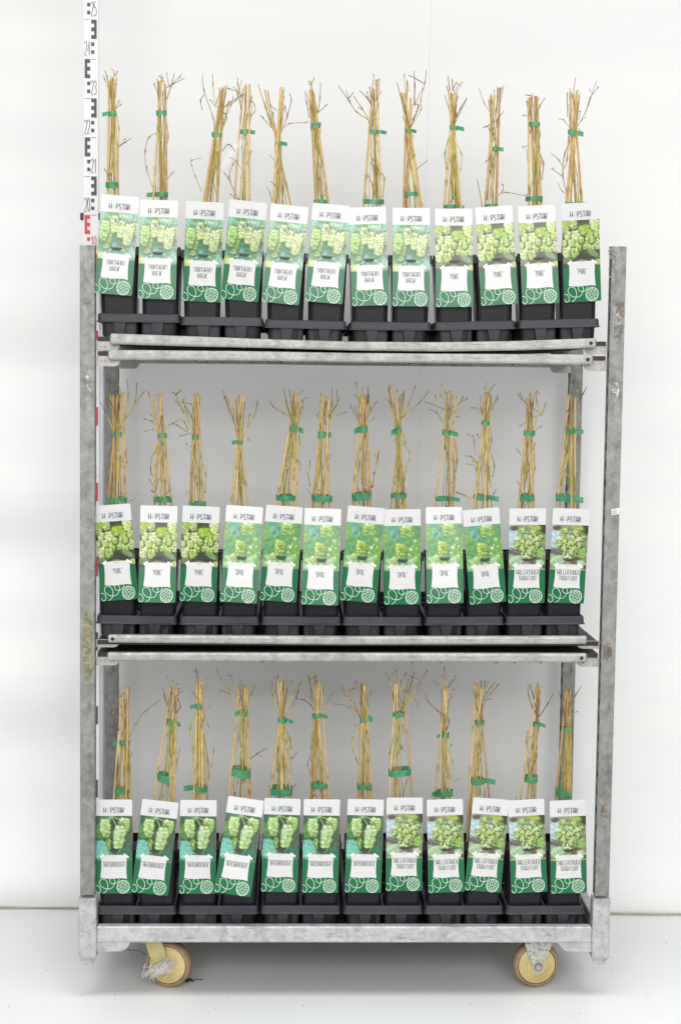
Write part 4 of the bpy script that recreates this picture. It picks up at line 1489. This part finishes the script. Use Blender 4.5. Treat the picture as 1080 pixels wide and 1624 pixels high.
# shoots and tendrils traced from the photograph; each crop: (x origin, y origin, scale)
CROPS = {'a': (150, 100, 5.4), 'b': (350, 100, 5.4), 'c': (530, 100, 5.4), 'd': (700, 100, 4.154), 'z': (120, 80, 3.6),
         'e': (150, 600, 5.4), 'f': (350, 600, 5.4), 'g': (530, 600, 5.4), 'h': (720, 600, 4.909),
         'i': (150, 1060, 5.4), 'j': (330, 1060, 5.4), 'k': (520, 1060, 5.4), 'l': (720, 1060, 4.909)}
TW_ = [
 ["a130,240 90,140 72,100;130,245 110,120 90,65;160,190 180,105 155,60;180,110 200,60;185,400 240,355;187,400 222,320;215,715 265,680 320,645;215,715 270,640;190,420 213,560 205,700 200,950 190,1100;185,300 190,190 198,130;120,880 150,970 165,1040;150,1020 95,915",
  "a545,605 470,640 437,757 445,900 500,1070;615,460 638,640 612,770 600,1000;620,215 670,180 768,118;670,180 730,125 750,85;620,310 660,200 690,95;640,200 625,95;555,270 515,190 525,178;600,170 580,130 550,105;630,1000 665,950 690,935;560,330 550,190 545,150;585,170 575,95;545,450 548,560 565,750 570,900;515,890 520,1000 540,1150",
  "a1025,600 1020,480 940,245 930,105;935,275 908,320 918,385;1030,350 1015,180 1010,90;920,1100 865,970 830,870 830,830 915,803;1040,360 1075,240 1055,200;z840,450 862,380 825,340 800,310;850,330 915,280 930,230;845,420 880,290;805,480 815,600 805,700;a1040,640 1035,900 1020,1000 1050,1140;1060,780 1045,880 1070,900;1040,380 990,320",
  "b180,360 150,250 105,210;150,250 60,220;180,300 150,190 148,130;165,230 178,125;210,430 250,455 290,420 292,360 265,330 235,340;205,640 210,300 205,180;240,560 262,460 270,300;0,570 50,480 40,430 0,400;0,410 70,350 200,280;30,490 90,350 110,270;160,1180 78,1000 110,880 150,850;75,1000 30,940;130,760 70,700 15,760;190,930 130,840 70,810;165,1180 180,950;230,870 270,760;165,1180 80,1130;140,250 180,400",
  "b430,540 385,390 322,195;440,560 360,480 338,465;525,578 590,520 735,500 740,485;500,640 570,460 605,330 590,270;570,460 550,350;450,470 450,420;480,410 420,355;490,855 415,775;515,930 520,700;515,920 535,1050 530,1210;480,1060 430,1020;440,1180 425,1120 400,1075;520,560 550,370;490,640 505,750 510,920 490,1090 470,1200;383,330 410,470",
  "b770,420 735,340 725,230;775,190 770,150;775,190 803,120;780,260 755,140;830,440 850,300 857,160;825,430 920,345;800,320 808,290;860,1160 845,1000 850,900;810,600 820,740 880,820;860,560 850,620;760,470 735,320;830,430 790,260 775,190;820,560 830,700 880,900 900,1100;880,820 860,900;870,1160 900,1120",
  "c290,490 190,420 130,330 35,185;120,310 165,250;120,310 100,240;290,480 235,400 165,300;235,400 200,385;315,360 280,310 210,253;310,340 278,245;315,310 303,190;350,190 333,95;360,190 382,140;350,330 400,250;360,200 360,150;300,560 292,495;310,780 380,910 430,980 415,1150;310,850 350,910;280,960 330,1055 330,1180;350,1030 335,1170;280,1160 265,1100;340,600 350,750 370,930 365,1180;360,330 355,190;350,640 380,750 375,930",
  "c660,540 740,400 735,330 770,180 780,75;770,180 640,98;770,180 675,120;685,360 685,200 675,80;680,370 760,210;605,500 585,455;600,440 540,155;605,235 590,110;620,240 620,155;650,560 720,370 690,365;665,490 715,405;700,915 800,835;630,1240 610,1180;640,880 700,1100 760,1240;680,650 670,620;645,830 690,790;640,250 625,170;630,600 640,800 680,960 700,1080;600,830 615,1000",
  "d55,180 35,95;72,190 68,110;40,190 28,160;95,360 130,290 170,225;90,390 165,235;80,200 120,125;85,210 135,130;50,480 20,600 30,700;85,520 130,600 125,700 115,720;60,760 80,900;45,930 85,870 105,800;70,180 100,125;75,400 95,330 60,280 75,200;70,480 60,650 75,860;130,130 125,145;65,430 70,300 60,200",
  "d325,340 275,270 240,178;360,380 410,315;320,405 270,428;325,545 310,440 280,430;375,440 365,420;360,330 372,165;380,250 392,160;330,610 280,665;355,890 395,850 400,810 385,805;375,870 420,855 545,878 570,830;265,955 235,765;350,200 345,175;335,400 345,300 320,240;345,470 365,520 350,580 320,720 300,900;320,720 330,640;290,900 305,880",
  "d570,270 555,262;585,220 542,217;575,355 525,355;620,380 640,290 672,240;630,425 645,470 635,560;575,540 530,560;565,660 562,560;635,580 670,660 660,770;640,770 665,620;600,700 605,850;590,420 575,500;625,400 640,560 620,720 600,900;600,600 605,690 570,880;570,330 568,240;595,240 595,205;660,920 655,880",
  "d890,420 950,320 995,205 1030,105;995,205 970,170;995,205 1035,155;960,290 980,220;900,400 950,350;860,220 878,98;840,170 870,300;825,195 835,350;840,430 810,370 780,358;850,510 810,600 800,740 830,870;800,745 720,690;800,700 770,640 720,595;825,865 790,850 755,790;845,600 860,790;900,430 930,475;850,400 860,300 845,220;895,380 905,320;835,480 820,640 800,700;820,930 850,850 880,700"],
 ["e160,440 95,300 48,200;160,420 90,260;240,430 270,340 295,150 285,0;265,350 350,210 365,40;350,210 425,110;240,140 185,0;150,200 130,100;165,300 100,150;250,760 285,720 275,640 290,605;225,650 250,750;270,1050 320,1045 348,1020;200,690 205,500 215,380;125,680 165,510;200,700 185,1000;215,700 230,1000;190,430 160,250 140,130;200,440 230,280 225,150;180,440 175,300 150,190;245,740 265,850 260,950;200,430 215,360 190,330",
  "e525,360 470,140 458,115;520,350 475,305;530,430 490,370 420,348;540,465 500,440 430,455;605,430 640,400 710,360;640,400 690,385;580,400 580,320;500,840 485,780 500,650;590,780 610,640 600,560;530,950 560,850;520,960 460,860;570,530 600,570;600,1010 640,960;560,1090 540,1000;490,960 515,980;550,550 515,640 530,750 515,900;520,640 545,560;580,540 600,640",
  "e850,470 760,280 700,185;840,470 790,300 750,180;700,140 670,120;700,140 748,100;830,470 720,500;720,340 770,370 800,440;845,260 830,220 780,210;770,280 775,160;800,460 690,395;830,590 785,555;920,720 955,820 950,980;895,1050 880,880;815,960 780,990;870,150 880,115;845,650 860,560;700,140 760,290 850,480;860,460 830,330 750,200;900,560 920,690;860,520 840,640 870,760 850,880",
  "f135,500 115,375 60,220 15,100;105,300 70,190 40,150;185,510 235,400 240,320 265,310;240,400 290,320 320,200;300,290 315,180;200,550 240,525 265,540;160,340 160,140;145,1080 170,930 160,860;85,1050 105,990;200,910 180,640;180,910 160,930;110,375 70,270 30,150;150,500 100,300;165,620 150,800 160,900 150,1060;180,500 165,400 160,240",
  "f620,340 540,300 450,240 423,190;650,390 590,310 555,180;610,300 588,90;600,340 540,90;660,380 700,250 705,180;680,320 690,200 735,165;690,130 705,105;660,620 680,560 670,490;680,785 680,730 660,700;600,540 580,780;560,745 590,770;600,805 625,790 620,640;545,960 535,830 560,740;570,1000 590,820;545,1080 520,1030;490,1000 495,940;630,480 620,650 540,830 530,1000;650,400 620,300 630,100;660,870 655,910;640,390 680,300 660,200;640,480 620,580 640,700",
  "f935,380 1000,320 1080,285;920,400 950,210 950,90;920,330 985,240 1020,150;845,350 825,315;860,170 860,130;950,300 995,230 995,100;765,920 745,805;770,990 738,945;760,790 765,700;880,1020 890,870 900,660;870,790 880,740;930,690 948,650;880,1100 885,1010 830,950;900,400 890,300 905,210;890,520 900,700 880,900 870,1080;845,460 840,300 860,180;900,440 940,330 960,200",
  "g215,410 180,240;220,200 175,135;205,170 185,30;230,150 243,65;290,220 290,65;280,350 310,270 360,200;300,380 345,330;215,370 135,225;265,580 350,660 365,710 320,940;370,700 380,620;225,715 215,600;285,920 215,850;330,930 340,800;215,1080 205,930;255,1080 265,940;280,1090 300,940;270,420 300,250 290,130;230,420 210,310 220,180;245,460 225,600 220,720 240,900;270,470 290,700 310,900;190,760 200,640",
  "g560,380 590,330 720,210 808,108;580,350 635,220 690,60;570,340 600,100;510,360 480,220 440,175;540,200 535,95;580,460 605,560 570,565 510,530;600,570 645,640 640,700 610,750 615,800;550,690 555,810;520,910 540,770;540,1110 530,960;575,1080 580,960;530,400 490,250 470,60;545,470 550,600 540,700 560,850 530,1000;620,750 600,860 600,1000;590,470 610,560",
  "g990,310 930,260 780,200;930,380 870,290 810,265;950,190 900,140;940,150 945,110;890,230 860,140;920,100 915,40;1035,300 1075,200;1000,200 990,110;1020,520 1050,640 1050,710 1040,810;990,700 950,600 960,540;1010,900 1020,700;955,1090 975,1105;1050,985 1080,990;1010,400 1030,340 1075,330;h5,270 60,140;35,190 105,155;10,480 25,640 10,740;g985,500 1010,700 1030,850 1020,1000;1000,440 960,330 985,250",
  "h235,320 205,240 203,130;195,265 165,230 123,232;240,100 250,30;240,100 220,70;270,110 285,70;280,100 315,40;270,240 295,220 330,130;295,220 350,150;240,160 240,100;155,480 140,450 95,435;200,470 170,430;165,590 155,480;180,660 130,610 75,603;170,660 135,640;160,675 90,665;190,830 170,700 205,580;285,590 310,680 300,770;280,810 265,680;300,905 325,870;135,935 80,910 20,890;290,1000 280,930;250,320 215,260 240,160;265,330 290,240 270,120;240,380 250,560 270,700 285,850;280,380 290,480 270,600",
  "h570,210 520,160 490,120;560,190 505,105;590,160 595,105;620,300 680,280 720,185;685,285 640,180 640,95;685,285 620,235;645,130 660,110;570,330 500,375;625,390 640,310;625,400 675,370;525,600 500,570 480,540;550,700 565,630 580,600;545,860 560,740 575,630;620,580 625,700 610,770;545,1010 540,880;510,830 490,800;550,990 575,950;630,500 620,560;585,450 560,590 530,700 510,900;590,400 580,280 600,180;610,410 605,300 610,180",
  "h965,180 1000,120 1035,65;960,220 985,150 1015,120;905,200 895,45;955,110 945,70;890,280 870,250;855,480 860,560;880,580 855,720 830,830;920,500 890,620 850,700;855,720 885,770 880,870;940,880 925,600;870,330 900,430;880,430 860,600 830,800 820,1000;930,430 910,560 880,760;890,400 910,280 890,180;930,380 940,280 960,190"],
 ["i215,530 165,385 75,205;165,385 180,340;245,380 200,260 152,185;215,280 225,155;225,240 268,205;300,590 360,470 440,360 565,265;300,640 315,605;285,780 305,770 290,710;245,905 262,840 265,720 245,680;305,770 325,725;200,960 230,800;220,640 190,850 180,1050;250,660 225,820 200,1000;240,590 260,470 240,380;300,650 310,850 300,1060",
  "i650,410 600,250 582,165;660,150 625,60;680,160 675,90;700,380 735,330 720,270 705,250;690,150 720,120;710,240 725,170;720,230 760,185;640,680 625,560;690,920 708,810 695,760;708,810 740,665;640,820 605,750;640,740 660,730;630,890 640,770;680,440 690,600 660,800 620,1000 600,1120;650,440 640,600 660,760 650,900;670,440 640,300 660,170;685,440 700,300 680,180;690,500 680,700 690,880 640,1020",
  "i885,90 875,0;880,40 855,20;935,130 972,70;880,260 840,200;930,230 960,150;935,370 995,310;870,380 825,510 850,680 835,1000;860,680 880,640 870,420;940,560 970,800 975,960;980,960 1000,830 1020,710 1015,590;880,870 870,750;880,400 920,480 940,400 900,360;940,370 980,510;900,340 890,200 910,110;920,340 930,220 900,100;890,380 930,440 910,490;915,480 930,700 950,950;900,480 910,640 930,860",
  "j245,240 180,180 110,80 75,0;255,190 190,45;190,60 165,60;235,270 180,200 100,175;265,160 285,85;300,150 300,115;335,160 340,130;345,290 370,230 400,170;360,775 420,735 505,690;420,735 470,750;235,900 218,1000 240,1090;270,690 300,660 280,500;320,1090 300,960 285,800;360,1070 345,1030;270,400 275,600 285,800 275,1080;290,400 300,560 310,800 320,1000;285,390 270,280 280,180;300,400 290,280 310,160",
  "j590,370 550,230 520,160;575,280 545,120;575,200 605,45;600,110 570,75;650,330 655,85;660,350 740,190 800,110;680,410 730,310 775,200;680,320 780,150 910,85 930,75;785,140 800,95;680,140 720,100;660,500 700,600 710,700;590,680 610,580 640,540;680,790 665,840 655,790;715,780 770,710;600,970 605,880 595,700;620,930 640,840 630,700;730,1010 755,985;665,1000 660,860;690,770 680,680;640,470 630,600 600,700 590,900;660,470 670,620 650,800 660,1000;620,430 600,300 580,200;640,420 660,300 680,160;650,420 620,300 600,180;690,600 710,760 715,900",
  "j905,360 885,320 820,270 760,260 775,170;890,250 870,100 855,60;925,200 925,65;920,150 905,70;950,160 970,110;990,310 1080,205;970,370 985,180;895,290 860,235;895,540 885,660 880,780;960,700 945,600;880,920 850,840 875,770;935,940 930,830 940,700;880,1120 885,960;960,1090 965,1030;870,1110 905,1080 940,1100;920,440 900,600 890,800 900,980;940,440 930,640 910,800;920,390 900,260 880,140;940,390 950,260 930,120",
  "k280,230 235,95;340,280 285,160;340,290 370,195;270,410 215,275;275,400 185,320;270,370 190,280 190,200 240,180;180,260 150,240 115,160;150,240 190,220;270,525 235,480 225,400 180,340 110,310 40,305;265,530 215,590 215,700 240,790 265,840;300,160 300,130;320,1000 320,780;290,960 280,880;320,1120 285,1060;340,550 300,430;300,470 310,640 340,780 330,1000;320,470 350,620 350,800;300,440 280,300 290,180;320,430 340,300 320,180",
  "k555,190 530,100 490,30;530,80 555,40;582,120 583,0;610,370 630,290 610,240;640,370 680,210 730,90 745,40;680,210 720,90 700,60 770,80;670,240 690,100;655,330 770,130 845,0;660,320 760,190 765,170;680,270 740,260 775,350;620,200 660,80 640,40;640,160 620,100;650,160 670,30;610,365 620,700 570,760;540,850 530,720 560,560;650,550 635,480;575,1100 580,970 600,850;640,1090 665,960 680,900;600,690 630,680 660,700;615,690 640,660;640,380 650,280 660,180;570,390 560,240 560,190;600,420 590,600 550,760 560,900",
  "k1000,400 930,350 850,270 828,200;1000,190 940,150 910,100;1005,160 970,30;1015,140 1000,0;1030,160 1060,100 1080,90;1035,170 1080,180;1010,400 985,250;1020,390 1050,200;1030,700 1065,790 1060,950;985,910 1000,790 985,770;990,960 1030,900;1020,690 1060,640;1040,880 1050,1000;1000,540 970,420 985,300;1010,540 1030,440 1010,390;1000,600 990,800 1000,1000;1020,600 1010,760 1020,940;l0,130 10,50;0,880 40,850",
  "l175,230 160,110;205,150 210,90;200,150 165,105;220,180 240,95;235,180 260,90;235,210 285,150 320,105;230,240 280,190 345,115;220,300 250,240 290,235;245,195 240,90;190,640 210,640 195,600;130,800 105,750;190,990 205,880 218,770;225,1000 240,955;170,250 180,200;215,420 215,310 235,220;180,400 170,280 175,180;200,440 180,600 170,800 140,1000;215,440 205,600 180,800",
  "l650,370 610,310 580,210 575,150;640,340 620,230 595,115;625,260 585,130;655,375 720,260 755,185;610,460 570,500 560,560 575,640;580,660 550,560 560,500;570,540 590,520;640,630 645,560 655,460;600,780 640,680 640,620;515,1020 530,900 560,780;490,1025 480,1000;555,780 570,680;590,1000 615,990;640,450 610,600 580,760 590,1000;630,440 620,600 600,800;640,420 630,330 640,220",
  "l840,310 820,230 800,170;910,290 950,210 998,150;910,350 955,325;895,200 915,210;905,450 915,600;860,600 865,520;840,800 830,700 860,640;910,740 915,900;820,830 840,880;880,250 890,160;870,480 860,640 850,820 860,1000;885,480 870,700 880,940;870,450 850,340 840,290;900,450 890,330 905,200"]]

INFO = [
 ['label lapping the slotted left post', 'tape tail sticking out left above its label', 'canes leaning right in front of its plain label', 'white loop tag hanging from its canes', 'canes opening in a V above the tape',
  'straight brown canes leaning left', 'long branching twig reaching up to the left', 'forked twig high at upper right', 'canes crossed like an hourglass', 'only one tape in view, low on the canes',
  'upright parallel canes cut level', 'green shoot rising to the upper right'],
 ['green shoots in front of the rear post', 'small curled brown twig at left of the tape', 'bushy green shoots spraying left of its canes', 'shoots spread like a Y and no lower tape', 'wide-based canes leaning right', 'thin dead twig standing at left',
  'green shoot looping out at the right', 'long dark twig pointing up right', 'wide tripod of canes with two twigs reaching left', 'bent left cane and curled twigs', 'narrow canes with a frail twig at right', 'wide canes in front of the rear right post'],
 ['one long twig arching right', 'one cane slanting apart, label tilted right', 'long shoot hanging at left of canes', 'strongly tilted label, tall twig at left', 'many shoots spreading above a wide tripod', 'dark canes with a thin loop at upper left',
  'thin vines arching far to the left', 'tall twig crown and wide pair of canes', 'dark twigs curling outwards above low tape', 'wide canes and tape tail to the right', 'two long twigs forming a V', 'slanted lower tape before the rear post']]

def mixc(a, b, t):
    return tuple(x + (y - x) * t for x, y in zip(a, b))


C_OLIVE, C_YEL, C_TAN, C_BRN, C_PUR = L3(176, 164, 74), L3(214, 196, 98), L3(206, 174, 104), L3(142, 104, 74), L3(112, 80, 74)
C_GREEN = L3(186, 192, 92)
CANES = [L3(226, 196, 128), L3(222, 188, 116), L3(212, 174, 106), L3(230, 204, 144), L3(196, 156, 98), L3(212, 184, 124)]


def parse(txt):
    out, crop = [], None
    for seg in txt.split(';'):
        seg = seg.strip()
        if seg[0].isalpha():
            crop = CROPS[seg[0]]
            seg = seg[1:]
        out.append([(crop[0] + float(p.split(',')[0]) / crop[2], crop[1] + float(p.split(',')[1]) / crop[2]) for p in seg.split()])
    return out


def tape(root, spec, Yc, xa, xb, rng):
    """a ring of tape round the bundle, with a free tail"""
    x0, x1, y0, y1, tail, sl = spec
    off = root.location
    pL, pR = at(x0, (y0 + y1) / 2, Yc), at(x1, (y0 + y1) / 2, Yc)
    h = (at(x0, y0, Yc).z - at(x0, y1, Yc).z) * 0.86
    zc = (pL.z + pR.z) / 2
    X0, X1 = pL.x, pR.x
    full = X1 - X0
    tl = 0
    if tail in 'LR' and tail:
        tl = full * 0.42
    elif tail in 'lr' and tail:
        tl = full * 0.18
    if tail in ('L', 'l'): X0r, X1r = X0 + tl, X1
    elif tail in ('R', 'r'): X0r, X1r = X0, X1 - tl
    else: X0r, X1r = X0, X1
    rx, cx = (X1r - X0r) / 2, (X0r + X1r) / 2
    ry = max(0.0085, min(0.022, rx * 0.75))
    slope = -(sl / 630.0) / max(full, 0.01)
    mb = MB()
    ring = []
    n = 28
    def zz(x): return zc + slope * (x - (X0 + X1) / 2)
    for k in range(n + 1):
        a = 2 * math.pi * k / n
        c, s = math.cos(a), math.sin(a)
        x = cx + rx * math.copysign(abs(c) ** 0.8, c)
        y = Yc + ry * math.copysign(abs(s) ** 0.9, s)
        wob = 0.0008 * math.sin(3 * a + x0) + (0.0022 * s if h > 0.016 else 0.0012 * s)
        ring.append((x, y, zz(x) + wob))
    vs, fs = [], []
    for (x, y, z) in ring:
        vs += [(x - off.x, y - off.y, z + h / 2 - off.z), (x - off.x, y - off.y, z - h / 2 - off.z)]
    fs = [(2 * i, 2 * i + 1, 2 * i + 3, 2 * i + 2) for i in range(n)]
    mb.add(vs, fs, 0, None, True)
    if tl:
        sgn = -1 if tail in 'Ll' else 1
        xs = (X0r if sgn < 0 else X1r)
        P = []
        for k in range(7):
            t = k / 6
            x = xs - sgn * 0.004 + sgn * (tl + 0.004) * t
            P.append((x, Yc - ry * 0.25 * (1 - t) - 0.004 * t + 0.002 * math.sin(5 * t), zz(x) - 0.002 * t * t + 0.0008 * math.sin(6 * t)))
        vs = []
        for i, (x, y, z) in enumerate(P):
            vs += [(x - off.x, y - off.y, z + h * .47 - off.z), (x - off.x, y - off.y + .0004, z - h * .47 - off.z)]
        mb.add(vs, [(2 * i, 2 * i + 1, 2 * i + 3, 2 * i + 2) for i in range(6)], 0, None, True)
    return mb.build('tie_tape', M_TAPE, root)


def make_plant(r, i):
    rng = random.Random(100 * r + i)
    d = PL[r][i]
    ti, side = i // 2, (-1 if i % 2 == 0 else 1)
    loc, rot = tray_pose[r][ti]
    px = (TW - 0.022) / 4 * 1.095 * side
    yaw = rng.uniform(-2.0, 2.0)
    base = loc + Vector((math.cos(rot) * px + rng.uniform(-.0008, .0008), 0.0125, -math.sin(rot) * px))
    root = empty('potted_hop', base)
    kind = LABELS[r][i][0]
    tag(root, 'potted hop, %s in the %s row, %s' % (ORD[i], ROWNAME[r], INFO[r][i]), 'potted plant', 'potted hop plants on the trolley')
    pot = link('pot', POT, root)
    pot.rotation_euler = (0, rot + R(rng.uniform(-.5, .5)), R(yaw))
    link('soil', SOIL, pot)
    make_label(r, i, root)
    Yc = base.y + 0.047
    zs_ = base.z + POT_UP - 0.026
    off = root.location
    yb = d['yb']
    u = d['u']
    # canes: straight rods from the soil to their tips
    for k, (xf, xt, yt) in enumerate(d['c']):
        f, t = at(xf, yb, Yc), at(xt, yt, Yc)
        dirv = (t - f)
        f0 = f - dirv * ((f.z - zs_) / dirv.z)
        f0.x = max(base.x - 0.040, min(base.x + 0.040, f0.x))
        fy = rng.uniform(-0.020, 0.022)
        ty = -fy * 0.18 + rng.uniform(-.004, .004)
        bow = rng.uniform(-.0022, .0022)
        P, rad, cc = [], [], []
        rr = rng.uniform(0.0026, 0.0036)
        base_c = mixc(CANES[rng.randrange(6)], CANES[rng.randrange(6)], rng.random())
        L = 30
        nodes = [rng.uniform(.1, .25), rng.uniform(.42, .6), rng.uniform(.72, .92)]
        for q in range(L + 1):
            s = q / L
            # pass through the measured foot point, then to the tip
            zf = (f.z - f0.z) / (t.z - f0.z)
            x = f0.x + (f.x - f0.x) * s / zf if s < zf else f.x + (t.x - f.x) * (s - zf) / (1 - zf)
            z = f0.z + (t.z - f0.z) * s
            y = Yc + fy + (ty - fy) * s
            nd = min(abs(s - a) for a in nodes)
            k2 = max(0, 1 - nd / 0.018)
            P.append((x + bow * math.sin(math.pi * s) - off.x, y - off.y, z - off.z))
            rad.append(rr * (1 - 0.12 * s) * (1 + 0.16 * k2))
            c = mixc(base_c, L3(120, 84, 50), 0.55 * k2)
            c = mixc(c, L3(160, 118, 70), 0.26 * max(0, math.sin(s * 9 + k * 2)) * rng.random())
            cc.append(c)
        mb = MB()
        mb.tube(P, rad, 8, 0, cc)
        mb.build('bamboo_cane', M_CANE, root)
    # the hop vine: shoots twining up the canes, then the traced tendrils
    mb = MB()
    ux = (u[0] + u[1]) / 2 if u[4] == '' else (u[0] + (u[1] - u[0]) * (.72 if u[4] in 'Ll' else .28))
    uy = (u[2] + u[3]) / 2
    xs_f = [c[0] for c in d['c']]
    tops = [c[1:] for c in d['c']]
    for k in range(6):
        fx = rng.uniform(min(xs_f) + 1, max(xs_f) - 1)
        tx, ty_ = tops[k % len(tops)]
        ty_ = ty_ + rng.uniform(-4, 22)
        tx += rng.uniform(-5, 5)
        cxs = ux + rng.uniform(-4, 4)
        P, rad, cc = [], [], []
        ph, am, fr = rng.uniform(0, 6.28), rng.uniform(1.0, 3.2), rng.uniform(5, 9)
        y_soil = yb + 92 if r == 0 else yb + 88
        N = 36
        y_end = ty_
        col0 = rng.choice([C_OLIVE, C_GREEN, C_YEL, C_TAN])
        r0 = rng.uniform(0.0011, 0.0018)
        for q in range(N + 1):
            s = q / N
            py = y_soil + (y_end - y_soil) * s
            if py > uy:
                w = (y_soil - py) / (y_soil - uy)
                fxx = max(min(fx + (fx - cxs) * 0.3, fx + 10), fx - 10)
                x = fxx + (cxs - fxx) * w
            else:
                w = (uy - py) / max(1, uy - y_end)
                x = cxs + (tx - cxs) * w
            x += am * math.sin(ph + fr * s) * (0.35 + 0.65 * abs(math.sin(2.2 * s * math.pi)))
            p = at(x, py, Yc)
            y = Yc + (0.014 * math.cos(ph + fr * s * 1.1)) * (1.1 - 0.6 * s)
            kn = 1.0 + (0.45 if q % 6 == (k % 6) else 0)
            P.append((p.x - off.x, y - off.y, p.z - off.z))
            rad.append(r0 * (1 - 0.45 * s) * kn)
            c = mixc(col0, C_BRN, max(0, s - .70) / .30 * .9) if s > .70 else mixc(col0, C_TAN, .3 * rng.random())
            cc.append(mixc(c, C_BRN, .5 if kn > 1 else 0))
        mb.tube(P, rad, 5, 0, cc)
    for ln in parse(TW_[r][i]):
        P0 = [at(x, y, Yc) for x, y in ln]
        L = sum((b - a).length for a, b in zip(P0, P0[1:]))
        y0, y1 = rng.uniform(-.014, .002), rng.uniform(-.030, .026)
        if L < 0.03: y1 = y0 + rng.uniform(-.008, .008)
        acc, pts = 0, []
        for a, p in enumerate(P0):
            if a: acc += (p - P0[a - 1]).length
            s = acc / max(L, 1e-6)
            pts.append(Vector((p.x - off.x, Yc + y0 + (y1 - y0) * s - off.y, p.z - off.z)))
        sm = smooth_line(pts, 4)
        n = len(sm)
        inner = max(abs(p[0] - ux) for p in ln) < 26 and min(p[1] for p in ln) > u[2] - 6 and L > 0.06
        tipdark = not inner
        col0 = rng.choice([C_OLIVE, C_YEL, C_GREEN, C_TAN]) if (inner or rng.random() < (.70, .92, .66)[r]) else C_BRN
        r0 = (0.0017 if inner else (0.0013, 0.0016, 0.0014)[r]) * rng.uniform(.8, 1.25)
        rad, cc = [], []
        for a in range(n):
            s = a / (n - 1)
            knot = 1.7 if (a % 4 == 0 and 0 < a < n - 1 and len(ln) > 2) else 1.0
            if a == n - 1 and rng.random() < .3: knot = 2.0
            rad.append(r0 * (1 - (0.35 if inner else 0.52) * s) * knot)
            c = mixc(col0, mixc(C_PUR, C_BRN, rng.random() * .5), min(1, s * 1.15) ** (1.7, 2.6, 1.9)[r]) if tipdark else mixc(col0, C_BRN, .25 * s)
            cc.append(mixc(c, C_BRN, .5) if knot > 1 else c)
        mb.tube(sm, rad, 5, 0, cc)
        # buds at the nodes
        for a in range(4, n - 1, 4):
            if rng.random() < .6:
                p = sm[a]
                q = p + Vector((rng.uniform(-.003, .003), rng.uniform(-.003, .002), rng.uniform(.001, .005)))
                mb.tube([p, (p + q) / 2, q], [.0008, .0013, .0004], 5, 0, [C_BRN, C_BRN, C_PUR])
    mb.build('hop_vine', M_VINE, root)
    # tapes
    tape(root, u, Yc, 0, 0, rng)
    if d['l']:
        tape(root, d['l'], Yc, 0, 0, rng)
    # the loop tag on the fourth pot of the top row
    if (r, i) == (0, 3):
        mb = MB()
        q = [at(x, y, Yc - 0.012) for x, y in ((386, 223.5), (379, 229), (371, 237), (363, 247), (357, 257), (353, 267))]
        vs = []
        for a, p in enumerate(q):
            t = (q[min(a + 1, 5)] - q[max(a - 1, 0)]).normalized()
            nn = Vector((-t.z, 0, t.x)) * (0.0066 if a else .005)
            yy = p.y + 0.002 * a
            vs += [(p.x + nn.x - off.x, yy - off.y, p.z + nn.z - off.z), (p.x - nn.x - off.x, yy + .001 - off.y, p.z - nn.z - off.z)]
        mb.add(vs, [(2 * a, 2 * a + 1, 2 * a + 3, 2 * a + 2) for a in range(5)], 0, None, True)
        c = at(390, 223, Yc)
        mb.lathe([(0.0078, -0.0085), (0.0080, 0), (0.0076, 0.0085)], (c.x - off.x, Yc - off.y, c.z - off.z), 'z', 18)
        k = NT('translucent_tag_film')
        k.base((0.8, 0.8, 0.8)); k.set(0.35)
        tb = k.n('ShaderNodeBsdfTransparent'); mx = k.n('ShaderNodeMixShader'); mx.inputs[0].default_value = .30
        k.l(tb.outputs[0], mx.inputs[1]); k.l(k.b.outputs[0], mx.inputs[2]); k.l(mx.outputs[0], k.out.inputs[0])
        mb.build('loop_tag', k.m, root)
    return root


for r in range(3):
    for i in range(12):
        make_plant(r, i)

# ---------------------------------------------------------------- bits on the floor
tw = ground(222, 1542)
p0 = empty('dry_twig', (at(200, 1509, 0.10).x, 0.10, 0.0))
tag(p0, 'thin curved dry twig caught beside the left caster wheel', 'twig')
mb = MB()
P = [at(x, y, 0.10) - p0.location for x, y in ((233, 1515), (224, 1509), (213, 1507), (202, 1506.5))]
mb.tube(smooth_line(P, 4), [0.0009] * 13, 5)
P = [at(x, y, 0.10) - p0.location for x, y in ((204, 1506.5), (207, 1510), (208, 1513))]
mb.tube(smooth_line(P, 3), 0.0006, 5)
mb.build('stem', M_TWIG, p0)
g = ground(298, 1555.5)
mb = MB()
r_ = random.Random(3)
ring = [(math.cos(a) * (.020 + r_.uniform(-.004, .004)), math.sin(a) * (.010 + r_.uniform(-.003, .003))) for a in [2 * math.pi * k / 11 for k in range(11)]]
mb.loft([[(x, y, 0.0015 + .003 * math.sin(9 * x * 30)) for x, y in ring], [(x * .9, y * .9, 0.0035 + .003 * math.sin(9 * x * 30)) for x, y in ring]])
mb.tube([(0.015, 0, .003), (0.030, -.002, .005), (0.040, 0, .004)], .0009, 5)
o = mb.build('leaf_scrap', plain('dry_leaf', (0.07, 0.055, 0.05), .9, 0, .3, 100))
o.location = (g.x, g.y, 0)
tag(o, 'small dark dry leaf scrap on the floor right of the left wheel', 'leaf')
mb = MB()
for k in range(70):
    px_, py_ = r_.uniform(10, 1070), 1450 + 160 * r_.random() ** 1.5
    q = ground(px_, py_)
    s = r_.uniform(.0006, .0022)
    mb.lathe([(.0001, s * .6), (s, s * .2), (s * .9, .0003)], (q.x, q.y, 0), 'z', 5)
tag(mb.build('dirt_specks', M_TWIG), 'tiny dark dirt specks scattered over the white floor', kind='stuff')
